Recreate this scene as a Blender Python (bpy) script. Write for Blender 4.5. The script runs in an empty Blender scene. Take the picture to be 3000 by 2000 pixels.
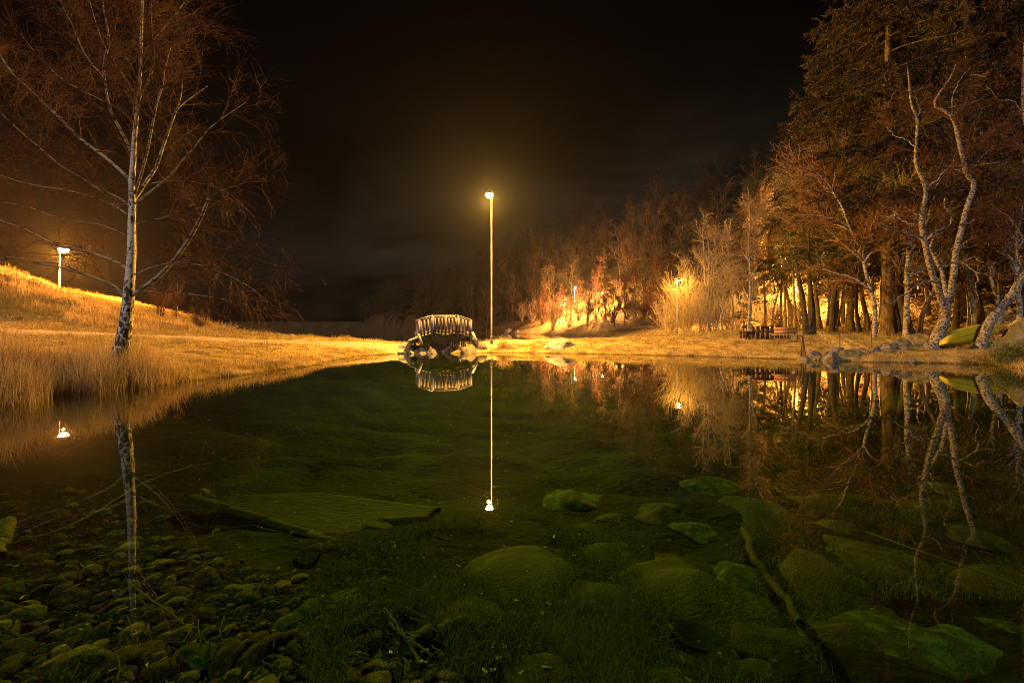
import bpy, bmesh, math
import numpy as np
from mathutils import Vector, Matrix

sc = bpy.context.scene
COL = sc.collection
R = math.radians
# ------------------------------------------------------------------ camera
CAM_H, F_PX, HORIZON = 1.55, 1250.0, 960.0          # eye height (m), focal length and horizon row for a 3000 px wide frame
cam_data = bpy.data.cameras.new("camera")
cam_data.sensor_width = 36.0
cam_data.lens = 36.0 * F_PX / 3000.0
cam_data.shift_y = -40.0 / 3000.0
cam_data.clip_start = 0.05
cam_data.clip_end = 3000.0
cam = bpy.data.objects.new("camera", cam_data)
cam.location = (0, 0, CAM_H)
cam.rotation_euler = (R(90), 0, 0)
COL.objects.link(cam)
sc.camera = cam
# ------------------------------------------------------------------ exposure / sampling
sc.render.engine = 'CYCLES'
sc.view_settings.view_transform = 'Standard'
sc.view_settings.look = 'None'
sc.view_settings.gamma = 1.0
sc.view_settings.use_curve_mapping = False
sc.view_settings.exposure = 3.25
cy = sc.cycles
cy.use_denoising = True
cy.use_adaptive_sampling = False
try:
    cy.denoiser = 'OPENIMAGEDENOISE'
    cy.denoising_input_passes = 'RGB_ALBEDO_NORMAL'
    cy.denoising_prefilter = 'NONE'
except Exception:
    pass
cy.filter_width = 1.0
cy.max_bounces = 5
cy.diffuse_bounces = 1
cy.glossy_bounces = 3
cy.transparent_max_bounces = 10
cy.transmission_bounces = 2
cy.volume_bounces = 0
cy.sample_clamp_direct = 12.0
cy.sample_clamp_indirect = 2.0
cy.use_light_tree = True
cy.caustics_reflective = False
cy.caustics_refractive = False
# ------------------------------------------------------------------ night sky
MOON_ELEV, MOON_AZ = 34.0, 205.0                     # dim light from behind the camera, a little to its left
world = bpy.data.worlds.new("World")
sc.world = world
world.use_nodes = True
nt = world.node_tree
nt.nodes.clear()
w_out = nt.nodes.new("ShaderNodeOutputWorld")
sky = nt.nodes.new("ShaderNodeTexSky")
sky.sky_type = 'NISHITA'
sky.sun_disc = False
sky.sun_elevation = R(MOON_ELEV)
sky.sun_rotation = R(MOON_AZ)
bg1 = nt.nodes.new("ShaderNodeBackground")
bg1.inputs[1].default_value = 0.00002
nt.links.new(sky.outputs[0], bg1.inputs[0])
tc = nt.nodes.new("ShaderNodeTexCoord")
mp = nt.nodes.new("ShaderNodeMapping")
mp.inputs['Scale'].default_value = (1.0, 1.0, 2.6)
nz = nt.nodes.new("ShaderNodeTexNoise")
nz.inputs['Scale'].default_value = 2.1
nz.inputs['Detail'].default_value = 4.0
nz.inputs['Roughness'].default_value = 0.55
nz.inputs['Distortion'].default_value = 0.6
nt.links.new(tc.outputs['Generated'], mp.inputs[0])
nt.links.new(mp.outputs[0], nz.inputs['Vector'])
rp = nt.nodes.new("ShaderNodeValToRGB")
rp.color_ramp.elements[0].position = 0.40
rp.color_ramp.elements[0].color = (0.00006, 0.00006, 0.000025, 1)
rp.color_ramp.elements[1].position = 0.72
rp.color_ramp.elements[1].color = (0.0012, 0.00096, 0.0006, 1)
nt.links.new(nz.outputs['Fac'], rp.inputs[0])
# the town behind the hills lights the low clouds: brighter towards the horizon
sp = nt.nodes.new("ShaderNodeSeparateXYZ")
nt.links.new(tc.outputs['Generated'], sp.inputs[0])
hz = nt.nodes.new("ShaderNodeMapRange")
hz.inputs['From Min'].default_value = 0.0
hz.inputs['From Max'].default_value = 0.55
hz.interpolation_type = 'SMOOTHSTEP'
hz.inputs['To Min'].default_value = 4.2
hz.inputs['To Max'].default_value = 0.10
nt.links.new(sp.outputs['Z'], hz.inputs['Value'])
bg2 = nt.nodes.new("ShaderNodeBackground")
nt.links.new(rp.outputs[0], bg2.inputs[0])
# and the town lies to the right of the valley
hx = nt.nodes.new("ShaderNodeMapRange")
hx.inputs['From Min'].default_value = -0.55
hx.inputs['From Max'].default_value = 0.25
hx.inputs['To Min'].default_value = 0.22
hx.inputs['To Max'].default_value = 1.0
nt.links.new(sp.outputs['X'], hx.inputs['Value'])
hm = nt.nodes.new("ShaderNodeMath")
hm.operation = 'MULTIPLY'
nt.links.new(hz.outputs[0], hm.inputs[0])
nt.links.new(hx.outputs[0], hm.inputs[1])
nt.links.new(hm.outputs[0], bg2.inputs[1])
addw = nt.nodes.new("ShaderNodeAddShader")
nt.links.new(bg1.outputs[0], addw.inputs[0])
nt.links.new(bg2.outputs[0], addw.inputs[1])
nt.links.new(addw.outputs[0], w_out.inputs[0])
# the moon
moon = bpy.data.lights.new("moon", 'SUN')
moon.energy = 0.155
moon.color = (1.0, 0.88, 0.80)
moon.angle = R(0.5)
moon_o = bpy.data.objects.new("moon", moon)
moon_o.rotation_euler = (R(90 - MOON_ELEV), 0, R(180 - MOON_AZ))
COL.objects.link(moon_o)

# ------------------------------------------------------------------ helpers
rng = np.random.default_rng(11)

def at(px, py, Y):
    """a pixel of the 3000x2000 photograph, at depth Y metres -> world point"""
    return np.array([(px - 1500.0) / F_PX * Y, Y, CAM_H - (py - HORIZON) / F_PX * Y])

def tag(o, label=None, cat=None, group=None, kind=None):
    if label: o["label"] = label
    if cat: o["category"] = cat
    if group: o["group"] = group
    if kind: o["kind"] = kind
    return o

def mesh_from(name, V, Q, mat, smooth=False, mat_idx=None):
    V = np.ascontiguousarray(V, dtype=np.float32).reshape(-1, 3)
    Q = np.ascontiguousarray(Q, dtype=np.int32)
    k = Q.shape[1]
    me = bpy.data.meshes.new(name)
    me.vertices.add(len(V)); me.vertices.foreach_set("co", V.ravel())
    me.loops.add(Q.size); me.loops.foreach_set("vertex_index", Q.ravel())
    me.polygons.add(len(Q))
    me.polygons.foreach_set("loop_start", np.arange(0, Q.size, k, dtype=np.int32))
    try:
        me.polygons.foreach_set("loop_total", np.full(len(Q), k, dtype=np.int32))
    except Exception:
        pass
    for m in (mat if isinstance(mat, (list, tuple)) else [mat]):
        me.materials.append(m)
    if mat_idx is not None:
        me.polygons.foreach_set("material_index", np.asarray(mat_idx, dtype=np.int32))
    if smooth:
        me.polygons.foreach_set("use_smooth", np.ones(len(Q), dtype=bool))
    me.update(calc_edges=True)
    return me

def mk(name, geo, mat, parent=None, org=None, smooth=False, mat_idx=None):
    """link one mesh object; geo is in world coordinates, org is the base of the thing it belongs to"""
    V, Q = geo
    if org is None:
        org = thing_org(parent) if parent is not None else np.zeros(3)
    V = np.asarray(V, dtype=np.float64) - np.asarray(org)
    o = bpy.data.objects.new(name, mesh_from(name, V, Q, mat, smooth, mat_idx))
    COL.objects.link(o)
    if parent is not None:
        o.parent = parent
    else:
        o.location = org
    return o

def thing_org(o):
    while o.parent is not None:
        o = o.parent
    return np.array(o.location)

def thing(name, loc, label, cat, group=None, kind=None):
    o = bpy.data.objects.new(name, None)
    o.empty_display_size = 0.2
    o.location = loc
    COL.objects.link(o)
    return tag(o, label, cat, group, kind)

def copy_tree(o, parent=None):
    c = o.copy()
    COL.objects.link(c)
    c.parent = parent
    for ch in list(o.children):
        copy_tree(ch, c)
    return c

def join(*geos):
    Vs, Qs, n = [], [], 0
    for V, Q in geos:
        Vs.append(np.asarray(V, dtype=np.float64)); Qs.append(np.asarray(Q) + n); n += len(V)
    return np.concatenate(Vs), np.concatenate(Qs)

def beam(p0, p1, w, t, up=(0, 0, 1)):
    """square-edged timber from p0 to p1: w across, t along up"""
    p0, p1 = np.array(p0, float), np.array(p1, float)
    d = p1 - p0; d /= np.linalg.norm(d)
    u = np.array(up, float)
    s = np.cross(d, u); s /= np.linalg.norm(s)
    u = np.cross(s, d)
    V = []
    for p in (p0, p1):
        for a, b in ((-1, -1), (1, -1), (1, 1), (-1, 1)):
            V.append(p + s * a * w / 2 + u * b * t / 2)
    Q = [(0, 1, 2, 3), (7, 6, 5, 4), (0, 4, 5, 1), (1, 5, 6, 2), (2, 6, 7, 3), (3, 7, 4, 0)]
    return np.array(V), np.array(Q)

def tubes(P, Rad, sides=5, cap=False):
    """P (M,N,3) polylines, Rad (M,N) radii -> one quad mesh"""
    P = np.asarray(P, float); Rad = np.asarray(Rad, float)
    if P.ndim == 2:
        P = P[None]; Rad = Rad[None]
    M, N, _ = P.shape
    T = np.gradient(P, axis=1)
    T /= np.linalg.norm(T, axis=2, keepdims=True) + 1e-9
    mean = P[:, -1] - P[:, 0]
    mean /= np.linalg.norm(mean, axis=1, keepdims=True) + 1e-9
    ref = np.where(np.abs(mean[:, 2:3]) > 0.8, np.array([[1.0, 0.13, 0]]), np.array([[0, 0.1, 1.0]]))
    S = np.cross(T, ref[:, None, :])
    S /= np.linalg.norm(S, axis=2, keepdims=True) + 1e-9
    U = np.cross(S, T)
    a = np.arange(sides) / sides * 2 * np.pi
    V = (P[:, :, None, :] + Rad[:, :, None, None] *
         (np.cos(a)[None, None, :, None] * S[:, :, None, :] + np.sin(a)[None, None, :, None] * U[:, :, None, :]))
    V = V.reshape(-1, 3)
    i = np.arange(M)[:, None, None] * N * sides
    j = np.arange(N - 1)[None, :, None] * sides
    k = np.arange(sides)[None, None, :]
    k2 = (k + 1) % sides
    Q = np.stack([i + j + k, i + j + k2, i + j + sides + k2, i + j + sides + k], axis=-1).reshape(-1, 4)
    return V, Q

def lathe(profile, centre, sides=16):
    """(radius, z) rings about a vertical axis"""
    c = np.array(centre, float)
    a = np.arange(sides) / sides * 2 * np.pi
    V = np.concatenate([np.stack([c[0] + r * np.cos(a), c[1] + r * np.sin(a), np.full(sides, c[2] + z)], 1) for r, z in profile])
    Q = []
    for j in range(len(profile) - 1):
        for k in range(sides):
            k2 = (k + 1) % sides
            Q.append((j * sides + k, j * sides + k2, (j + 1) * sides + k2, (j + 1) * sides + k))
    return V, np.array(Q)

def spline(pts, n):
    """resample a polyline smoothly (Catmull-Rom) to n points"""
    P = np.asarray(pts, float)
    if len(P) < 3:
        t = np.linspace(0, 1, n)[:, None]
        return P[0] * (1 - t) + P[-1] * t
    d = np.r_[0, np.cumsum(np.linalg.norm(np.diff(P, axis=0), axis=1) ** 0.5 + 1e-6)]
    ts = np.linspace(0, d[-1], n)
    m = np.gradient(P, d, axis=0)
    k = np.clip(np.searchsorted(d, ts, side='right') - 1, 0, len(P) - 2)
    h = (d[k + 1] - d[k])[:, None]
    t = ((ts - d[k]) / (d[k + 1] - d[k]))[:, None]
    return ((2 * t**3 - 3 * t**2 + 1) * P[k] + (t**3 - 2 * t**2 + t) * h * m[k]
            + (-2 * t**3 + 3 * t**2) * P[k + 1] + (t**3 - t**2) * h * m[k + 1])

def rand_unit(n, g):
    v = g.normal(size=(n, 3))
    return v / np.linalg.norm(v, axis=1, keepdims=True)

def grow(P, Rad, count, length, angle, npts, rad, g, t0=0.2, t1=1.0, up=0.0, wob=0.12, droop=0.0, taper=0.35, flat=0.0):
    """children of the polylines P (M,N,3): count of them in all (spread by parent length)"""
    M, N, _ = P.shape
    L = np.linalg.norm(np.diff(P, axis=1), axis=2).sum(1)
    par = g.choice(M, size=count, p=L / L.sum())
    t = g.uniform(t0, t1, count) * (N - 1)
    i = np.clip(t.astype(int), 0, N - 2); f = (t - i)[:, None]
    base = P[par, i] * (1 - f) + P[par, i + 1] * f
    d = P[par, i + 1] - P[par, i]
    d /= np.linalg.norm(d, axis=1, keepdims=True) + 1e-9
    ax = rand_unit(count, g)
    perp = np.cross(d, ax)
    perp[:, 2] *= (1 - flat)
    perp /= np.linalg.norm(perp, axis=1, keepdims=True) + 1e-9
    ang = np.radians(g.uniform(angle[0], angle[1], count))[:, None]
    d0 = d * np.cos(ang) + perp * np.sin(ang)
    d0[:, 2] += up
    d0 /= np.linalg.norm(d0, axis=1, keepdims=True)
    ln = g.uniform(length[0], length[1], count) * (1.15 - 0.5 * (t / (N - 1)))
    out = np.zeros((count, npts, 3)); out[:, 0] = base
    cur = d0.copy()
    for k in range(1, npts):
        out[:, k] = out[:, k - 1] + cur * (ln / (npts - 1))[:, None]
        cur = cur + g.normal(size=(count, 3)) * wob
        cur[:, 2] -= droop
        cur /= np.linalg.norm(cur, axis=1, keepdims=True)
    pr = Rad[par, i] * 0.75
    r0 = np.minimum(np.full(count, rad[0]) * g.uniform(.7, 1.3, count), pr)
    RR = r0[:, None] * np.linspace(1, taper, npts)[None, :]
    RR = np.maximum(RR, rad[1])
    return out, RR

def leaf_quads(C, D, N, L, W):
    """thin leaf-sized quads: centre C, long axis D, face normal N"""
    S = np.cross(D, N); S /= np.linalg.norm(S, axis=1, keepdims=True) + 1e-9
    L = np.asarray(L).reshape(-1, 1); W = np.asarray(W).reshape(-1, 1)
    n = len(C)
    V = np.stack([C - D * L / 2 - S * W * .35, C - D * L / 2 + S * W * .35, C + D * L / 2 + S * W * .12, C + D * L / 2 - S * W * .12], 1).reshape(-1, 3)
    return V, np.arange(4 * n).reshape(n, 4)

def blades(B, H, W, lean, g, segs=2, curl=0.5):
    """grass blades as tapered ribbons: base points B, heights H, widths W, lean (fraction of H sideways)"""
    n = len(B)
    th = g.uniform(0, 2 * np.pi, n)
    ld = np.stack([np.cos(th), np.sin(th), np.zeros(n)], 1)
    ph = g.uniform(0, 2 * np.pi, n)
    sd = np.stack([np.cos(ph), np.sin(ph), np.zeros(n)], 1)
    V = np.zeros((n, segs + 1, 2, 3))
    lean = np.asarray(lean) * np.ones(n)
    for k in range(segs + 1):
        t = k / segs
        c = B + ld * (H * lean * t ** (1 + curl))[:, None]
        c[:, 2] += H * t * np.sqrt(np.maximum(0.15, 1 - (lean * t ** curl) ** 2))
        w = (W * (1 - 0.8 * t))[:, None] / 2
        V[:, k, 0] = c - sd * w
        V[:, k, 1] = c + sd * w
    i = np.arange(n)[:, None] * (segs + 1) * 2
    j = np.arange(segs)[None, :] * 2
    Q = np.stack([i + j, i + j + 1, i + j + 3, i + j + 2], -1).reshape(-1, 4)
    return V.reshape(-1, 3), Q

# value noise
_lat = np.random.default_rng(5).uniform(-1, 1, (256, 256))
def vnoise(x, y):
    xi = np.floor(x).astype(int); yi = np.floor(y).astype(int)
    fx = x - xi; fy = y - yi
    fx = fx * fx * (3 - 2 * fx); fy = fy * fy * (3 - 2 * fy)
    a = _lat[xi % 256, yi % 256]; b = _lat[(xi + 1) % 256, yi % 256]
    c = _lat[xi % 256, (yi + 1) % 256]; d = _lat[(xi + 1) % 256, (yi + 1) % 256]
    return (a * (1 - fx) + b * fx) * (1 - fy) + (c * (1 - fx) + d * fx) * fy
def fbm(x, y, o=4):
    s = 0; a = 1.0
    for k in range(o):
        s = s + a * vnoise(x * 2**k + 17.3 * k, y * 2**k - 9.1 * k); a *= .5
    return s

# ------------------------------------------------------------------ materials
def new_mat(name):
    m = bpy.data.materials.new(name); m.use_nodes = True
    n = m.node_tree.nodes; l = m.node_tree.links
    b = n["Principled BSDF"]
    return m, n, l, b

def noise_mat(name, cols, scale, rough=0.85, bump=0.3, stretch=(1, 1, 1), spec=0.3, detail=5.0, bscale=None, dist=0.0):
    m, n, l, b = new_mat(name)
    tc = n.new("ShaderNodeTexCoord"); mp = n.new("ShaderNodeMapping")
    mp.inputs['Scale'].default_value = stretch
    l.new(tc.outputs['Object'], mp.inputs[0])
    t = n.new("ShaderNodeTexNoise")
    t.inputs['Scale'].default_value = scale; t.inputs['Detail'].default_value = detail
    t.inputs['Distortion'].default_value = dist
    l.new(mp.outputs[0], t.inputs['Vector'])
    r = n.new("ShaderNodeValToRGB")
    els = r.color_ramp.elements
    pos = np.linspace(0.32, 0.68, len(cols))
    while len(els) < len(cols): els.new(0.5)
    for e, p, c in zip(els, pos, cols):
        e.position = p; e.color = (*c, 1)
    l.new(t.outputs['Fac'], r.inputs[0])
    l.new(r.outputs[0], b.inputs['Base Color'])
    b.inputs['Roughness'].default_value = rough
    b.inputs['Specular IOR Level'].default_value = spec
    if bump:
        t2 = n.new("ShaderNodeTexNoise")
        t2.inputs['Scale'].default_value = bscale or scale * 2.5
        t2.inputs['Detail'].default_value = 5
        l.new(mp.outputs[0], t2.inputs['Vector'])
        bp = n.new("ShaderNodeBump"); bp.inputs['Strength'].default_value = bump
        bp.inputs['Distance'].default_value = 0.05
        l.new(t2.outputs['Fac'], bp.inputs['Height'])
        l.new(bp.outputs[0], b.inputs['Normal'])
    return m

def island_mat(name, cols, rough=0.8, spec=0.2, trans=0.0):
    """each leaf, blade or twig its own tint out of cols"""
    m, n, l, b = new_mat(name)
    g = n.new("ShaderNodeNewGeometry")
    r = n.new("ShaderNodeValToRGB")
    els = r.color_ramp.elements
    while len(els) < len(cols): els.new(0.5)
    for e, p, c in zip(els, np.linspace(0, 1, len(cols)), cols):
        e.position = p; e.color = (*c, 1)
    l.new(g.outputs['Random Per Island'], r.inputs[0])
    l.new(r.outputs[0], b.inputs['Base Color'])
    b.inputs['Roughness'].default_value = rough
    b.inputs['Specular IOR Level'].default_value = spec
    if trans:
        t = n.new("ShaderNodeBsdfTranslucent"); l.new(r.outputs[0], t.inputs[0])
        mx = n.new("ShaderNodeMixShader"); mx.inputs[0].default_value = trans
        l.new(b.outputs[0], mx.inputs[1]); l.new(t.outputs[0], mx.inputs[2])
        l.new(mx.outputs[0], n["Material Output"].inputs['Surface'])
    return m

def birch_mat(name, pale, dark, low_z=None, seed=0.0, ring=26.0, amount=0.56, xy=(3.0, 3.0), det=3):
    """pale bark with dark lenticel bands; below low_z the bark breaks up into dark plates"""
    m, n, l, b = new_mat(name)
    tc = n.new("ShaderNodeTexCoord")
    mp = n.new("ShaderNodeMapping"); mp.inputs['Scale'].default_value = (*xy, ring)
    mp.inputs['Location'].default_value = (seed, seed * .7, seed * 1.3)
    l.new(tc.outputs['Object'], mp.inputs[0])
    t = n.new("ShaderNodeTexNoise"); t.inputs['Scale'].default_value = 1.6; t.inputs['Detail'].default_value = det; t.inputs['Roughness'].default_value = .6
    l.new(mp.outputs[0], t.inputs['Vector'])
    mp2 = n.new("ShaderNodeMapping"); mp2.inputs['Scale'].default_value = (11, 11, 5.5)
    l.new(tc.outputs['Object'], mp2.inputs[0])
    t2 = n.new("ShaderNodeTexNoise"); t2.inputs['Scale'].default_value = 1.5; t2.inputs['Detail'].default_value = 4
    l.new(mp2.outputs[0], t2.inputs['Vector'])
    r = n.new("ShaderNodeValToRGB")
    r.color_ramp.elements[0].position = amount; r.color_ramp.elements[0].color = (0, 0, 0, 1)
    r.color_ramp.elements[1].position = amount + .05; r.color_ramp.elements[1].color = (1, 1, 1, 1)
    l.new(t.outputs['Fac'], r.inputs[0])
    fac = r.outputs[0]
    if low_z is not None:
        sp = n.new("ShaderNodeSeparateXYZ"); l.new(tc.outputs['Object'], sp.inputs[0])
        mr = n.new("ShaderNodeMapRange")
        mr.inputs['From Min'].default_value = low_z; mr.inputs['From Max'].default_value = 0.0
        mr.inputs['To Min'].default_value = 0.12; mr.inputs['To Max'].default_value = -0.10
        l.new(sp.outputs['Z'], mr.inputs['Value'])
        ad = n.new("ShaderNodeMath"); ad.operation = 'SUBTRACT'
        l.new(t2.outputs['Fac'], ad.inputs[0]); l.new(mr.outputs[0], ad.inputs[1])
        r2 = n.new("ShaderNodeValToRGB")
        r2.color_ramp.elements[0].position = 0.47; r2.color_ramp.elements[1].position = 0.52
        l.new(ad.outputs[0], r2.inputs[0])
        mx = n.new("ShaderNodeMath"); mx.operation = 'MAXIMUM'
        l.new(fac, mx.inputs[0]); l.new(r2.outputs[0], mx.inputs[1])
        fac = mx.outputs[0]
    mix = n.new("ShaderNodeMix"); mix.data_type = 'RGBA'
    l.new(fac, mix.inputs['Factor'])
    mix.inputs['A'].default_value = (*pale, 1); mix.inputs['B'].default_value = (*dark, 1)
    mix2 = n.new("ShaderNodeMix"); mix2.data_type = 'RGBA'; mix2.blend_type = 'MULTIPLY'
    mix2.inputs['Factor'].default_value = .5
    l.new(mix.outputs['Result'], mix2.inputs['A']); l.new(t2.outputs['Color'], mix2.inputs['B'])
    hs = n.new("ShaderNodeHueSaturation"); hs.inputs['Saturation'].default_value = .75; hs.inputs['Value'].default_value = 1.25
    l.new(mix2.outputs['Result'], hs.inputs['Color'])
    l.new(hs.outputs[0], b.inputs['Base Color'])
    b.inputs['Roughness'].default_value = .75
    bp = n.new("ShaderNodeBump"); bp.inputs['Strength'].default_value = .5; bp.inputs['Distance'].default_value = .02
    l.new(fac, bp.inputs['Height']); bp.invert = True
    l.new(bp.outputs[0], b.inputs['Normal'])
    return m

def glow_mat(name, col, strength):
    m, n, l, b = new_mat(name)
    b.inputs['Base Color'].default_value = (*col, 1)
    b.inputs['Emission Color'].default_value = (*col, 1)
    b.inputs['Emission Strength'].default_value = strength
    return m

M = {}
M['birch'] = birch_mat('birch_bark', (.62, .56, .50), (.025, .02, .017), low_z=3.4, ring=14.0, amount=.60)
M['birch_old'] = birch_mat('old_birch_bark', (.27, .22, .185), (.03, .024, .018), seed=3.1, ring=10, amount=.49, xy=(7.0, 7.0), det=6)
M['birch_thin'] = birch_mat('thin_birch_bark', (.32, .27, .21), (.035, .026, .018), seed=7.7, ring=9, amount=.52)
M['twig'] = island_mat('red_twigs', [(.07, .03, .015), (.11, .048, .022), (.055, .024, .015)])
M['twig_brown'] = island_mat('brown_twigs', [(.15, .08, .035), (.25, .14, .065), (.11, .055, .028)])
M['twig_sunk'] = island_mat('sunken_twigs', [(.045, .04, .015), (.08, .07, .03), (.03, .022, .01)])
M['twig_pale'] = island_mat('pale_twigs', [(.24, .17, .10), (.34, .26, .16), (.18, .12, .07)])
M['twig_green'] = island_mat('mossy_twigs', [(.17, .15, .05), (.26, .21, .08), (.16, .10, .045)])
M['bark'] = noise_mat('grey_brown_bark', [(.05, .035, .022), (.12, .09, .055), (.2, .16, .1)], 9, bump=.9, stretch=(1, 1, .3), bscale=14)
M['bark_dark'] = noise_mat('dark_bark', [(.02, .015, .01), (.05, .038, .022), (.075, .062, .03)], 9, bump=.9, stretch=(1, 1, .3), bscale=14)
M['bark_moss'] = noise_mat('mossy_bark', [(.055, .05, .02), (.12, .09, .045), (.2, .15, .09)], 7, bump=.9, stretch=(1, 1, .5), bscale=16)
M['needle'] = island_mat('spruce_needles', [(.022, .026, .009), (.045, .034, .012), (.072, .04, .015), (.034, .024, .01)])
M['needle_green'] = island_mat('green_needles', [(.035, .06, .018), (.06, .085, .025), (.09, .1, .035)])
M['straw'] = island_mat('dry_straw', [(.40, .27, .11), (.54, .40, .20), (.62, .50, .29), (.34, .20, .075)], trans=.4)
M['lawn'] = island_mat('short_dry_grass', [(.26, .19, .06), (.36, .26, .085), (.2, .17, .05), (.42, .32, .13)], trans=.3)
M['weed'] = island_mat('water_weed', [(.06, .075, .018), (.10, .11, .028), (.12, .09, .04), (.08, .075, .025)])
M['rock'] = noise_mat('grey_rock', [(.05, .042, .036), (.14, .118, .105), (.24, .205, .185)], 3.2, bump=.8, bscale=9, rough=.8)
M['stone_brown'] = noise_mat('brown_stone', [(.02, .012, .005), (.055, .034, .015), (.10, .068, .035)], 3, bump=.7, bscale=16, detail=10)
M['teal'] = noise_mat('teal_algae_rock', [(.005, .013, .010), (.014, .038, .032), (.06, .11, .085)], 2.2, bump=.6, bscale=18, detail=12, dist=.6)
M['hump'] = noise_mat('mossy_hump', [(.006, .008, .002), (.012, .016, .003), (.026, .038, .005)], 1.6, bump=.5, bscale=16, detail=12, dist=.4)
M['rock_pale'] = noise_mat('pale_rock', [(.17, .15, .12), (.34, .30, .25), (.5, .45, .38)], 4, bump=.7, bscale=9)
M['rock_moss'] = noise_mat('mossy_rock', [(.05, .065, .015), (.13, .11, .055), (.24, .2, .16)], 2.6, bump=.9, bscale=10)
M['rock_wet'] = noise_mat('algae_rock', [(.009, .008, .003), (.024, .02, .008), (.036, .036, .011), (.068, .058, .026)], 1.7, bump=.5, bscale=16, detail=12, dist=.4)
M['algae'] = noise_mat('bright_algae_rock', [(.010, .013, .003), (.024, .038, .005), (.09, .135, .015)], 2.2, bump=.6, bscale=18, detail=12, dist=.5)
M['pebble'] = island_mat('algae_pebbles', [(.008, .008, .003), (.018, .016, .005), (.03, .03, .009), (.055, .055, .02), (.02, .013, .005)], rough=.8, spec=.2)
M['stone_wet'] = noise_mat('slick_stone', [(.02, .014, .007), (.066, .046, .022), (.20, .16, .09)], 7, bump=.8, bscale=16, rough=.6, spec=.4, detail=10)
M['wood_grey'] = noise_mat('weathered_timber', [(.10, .085, .09), (.2, .17, .18), (.3, .26, .27)], 6, bump=.5, stretch=(6, 6, .6))
M['wood_rail'] = noise_mat('pale_timber', [(.34, .3, .26), (.48, .43, .37)], 6, bump=.3)
M['wood_green'] = noise_mat('algae_timber', [(.05, .06, .02), (.12, .13, .05)], 5, bump=.4)
M['wood_brown'] = noise_mat('brown_stained_wood', [(.045, .022, .014), (.085, .04, .026)], 7, bump=.3)
M['wood_orange'] = noise_mat('varnished_wood', [(.30, .13, .045), (.42, .2, .07)], 5, bump=.2, stretch=(.4, 2, 6), rough=.5)
M['metal_pale'] = noise_mat('galvanised_steel', [(.13, .12, .125), (.19, .175, .175)], 4, bump=.05, rough=.5)
M['metal_rust'] = noise_mat('rusty_iron', [(.12, .04, .02), (.2, .07, .035)], 12, bump=.3)
M['metal_dark'] = noise_mat('dark_metal', [(.05, .045, .04), (.09, .08, .07)], 6, bump=.05, rough=.5)
M['canoe'] = noise_mat('yellow_green_hull', [(.38, .33, .02), (.52, .40, .025), (.33, .36, .025)], 1.4, bump=.05, rough=.45, spec=.4)
M['canoe_end'] = noise_mat('orange_hull', [(.6, .2, .03), (.75, .25, .04)], 3, bump=.05, rough=.5)
M['board'] = noise_mat('sunken_board', [(.02, .022, .006), (.031, .031, .009), (.042, .043, .014)], 3, bump=.6, stretch=(.3, 6, 2), detail=7)
M['gravel'] = noise_mat('path_gravel', [(.22, .16, .09), (.36, .28, .17), (.5, .4, .26)], 9, bump=.7, bscale=22, detail=10)
M['lens_y'] = glow_mat('sodium_lens', (1.0, .62, .13), 60.0)
M['lens_o'] = glow_mat('orange_sodium_lens', (1.0, .60, .18), 60.0)
M['lens_far'] = glow_mat('far_sodium_lens', (1.0, .62, .26), 60.0)
M['sand'] = noise_mat('lit_sand', [(.4, .33, .2), (.55, .46, .3)], 5, bump=.4)
# ------------------------------------------------------------------ the land
POND = np.array([(-10.06, 8.6), (-10.7, 9.7), (-10.4, 10.1), (-10.0, 10.4), (-10.1, 11.0), (-9.5, 11.4), (-9.5, 12.3), (-8.9, 13.7), (-8.6, 15.4),
                 (-8.15, 17.0), (-8.4, 21), (-8.5, 23.6), (-6.7, 25.5), (-5.9, 25.6), (-4.0, 25.8), (-2.5, 25.8), (-1.1, 26.7), (1.05, 26.2), (4.1, 25.5),
                 (7.75, 24.2), (10.9, 22.8), (12.9, 21.5), (14.7, 20.4), (16.1, 19.2), (18.6, 18.6), (20.1, 17.9), (19.3, 16.4), (17.8, 14.4),
                 (15.5, 10.8), (13, 6), (9, 1.2), (4, .3), (0, .2), (-5, .2), (-10, 2.0), (-11.5, 5), (-10.7, 7.6)])
LAKE = np.array([(-600, 130), (-60, 68), (-30, 50), (-20, 38.5), (-12, 34.5), (-8, 33.5), (-4, 33), (0, 33.5), (6, 35.5), (10, 41), (13, 51), (16, 62), (17, 72),
                 (15, 77), (8, 95), (-2, 120), (-40, 180), (-95, 260), (-130, 420), (-600, 520)])
CHAN = np.array([(-5.3, 24), (-3.4, 24), (-3.8, 27), (-4.3, 29.5), (-4.6, 36), (-6.4, 36), (-6.0, 30), (-5.1, 27)])
HILL = np.array([(80, 10), (40, 19), (31, 25), (28, 33), (29, 42), (30, 50), (24, 60), (20, 72), (16, 82), (10, 95), (-5, 122), (-45, 185), (-92, 250),
                 (-80, 330), (-60, 700), (600, 700), (600, 10)])
PATH_L = np.array([(-60, 20.5), (-28, 19.5), (-20, 20.3), (-14, 22.6), (-9.7, 25.6), (-6.6, 26.6)])
PATH_R = np.array([(-2.2, 28.0), (0.5, 29.6), (6, 31.6), (12, 35), (18, 41), (22, 45.5), (27, 47), (32, 47)])

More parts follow.
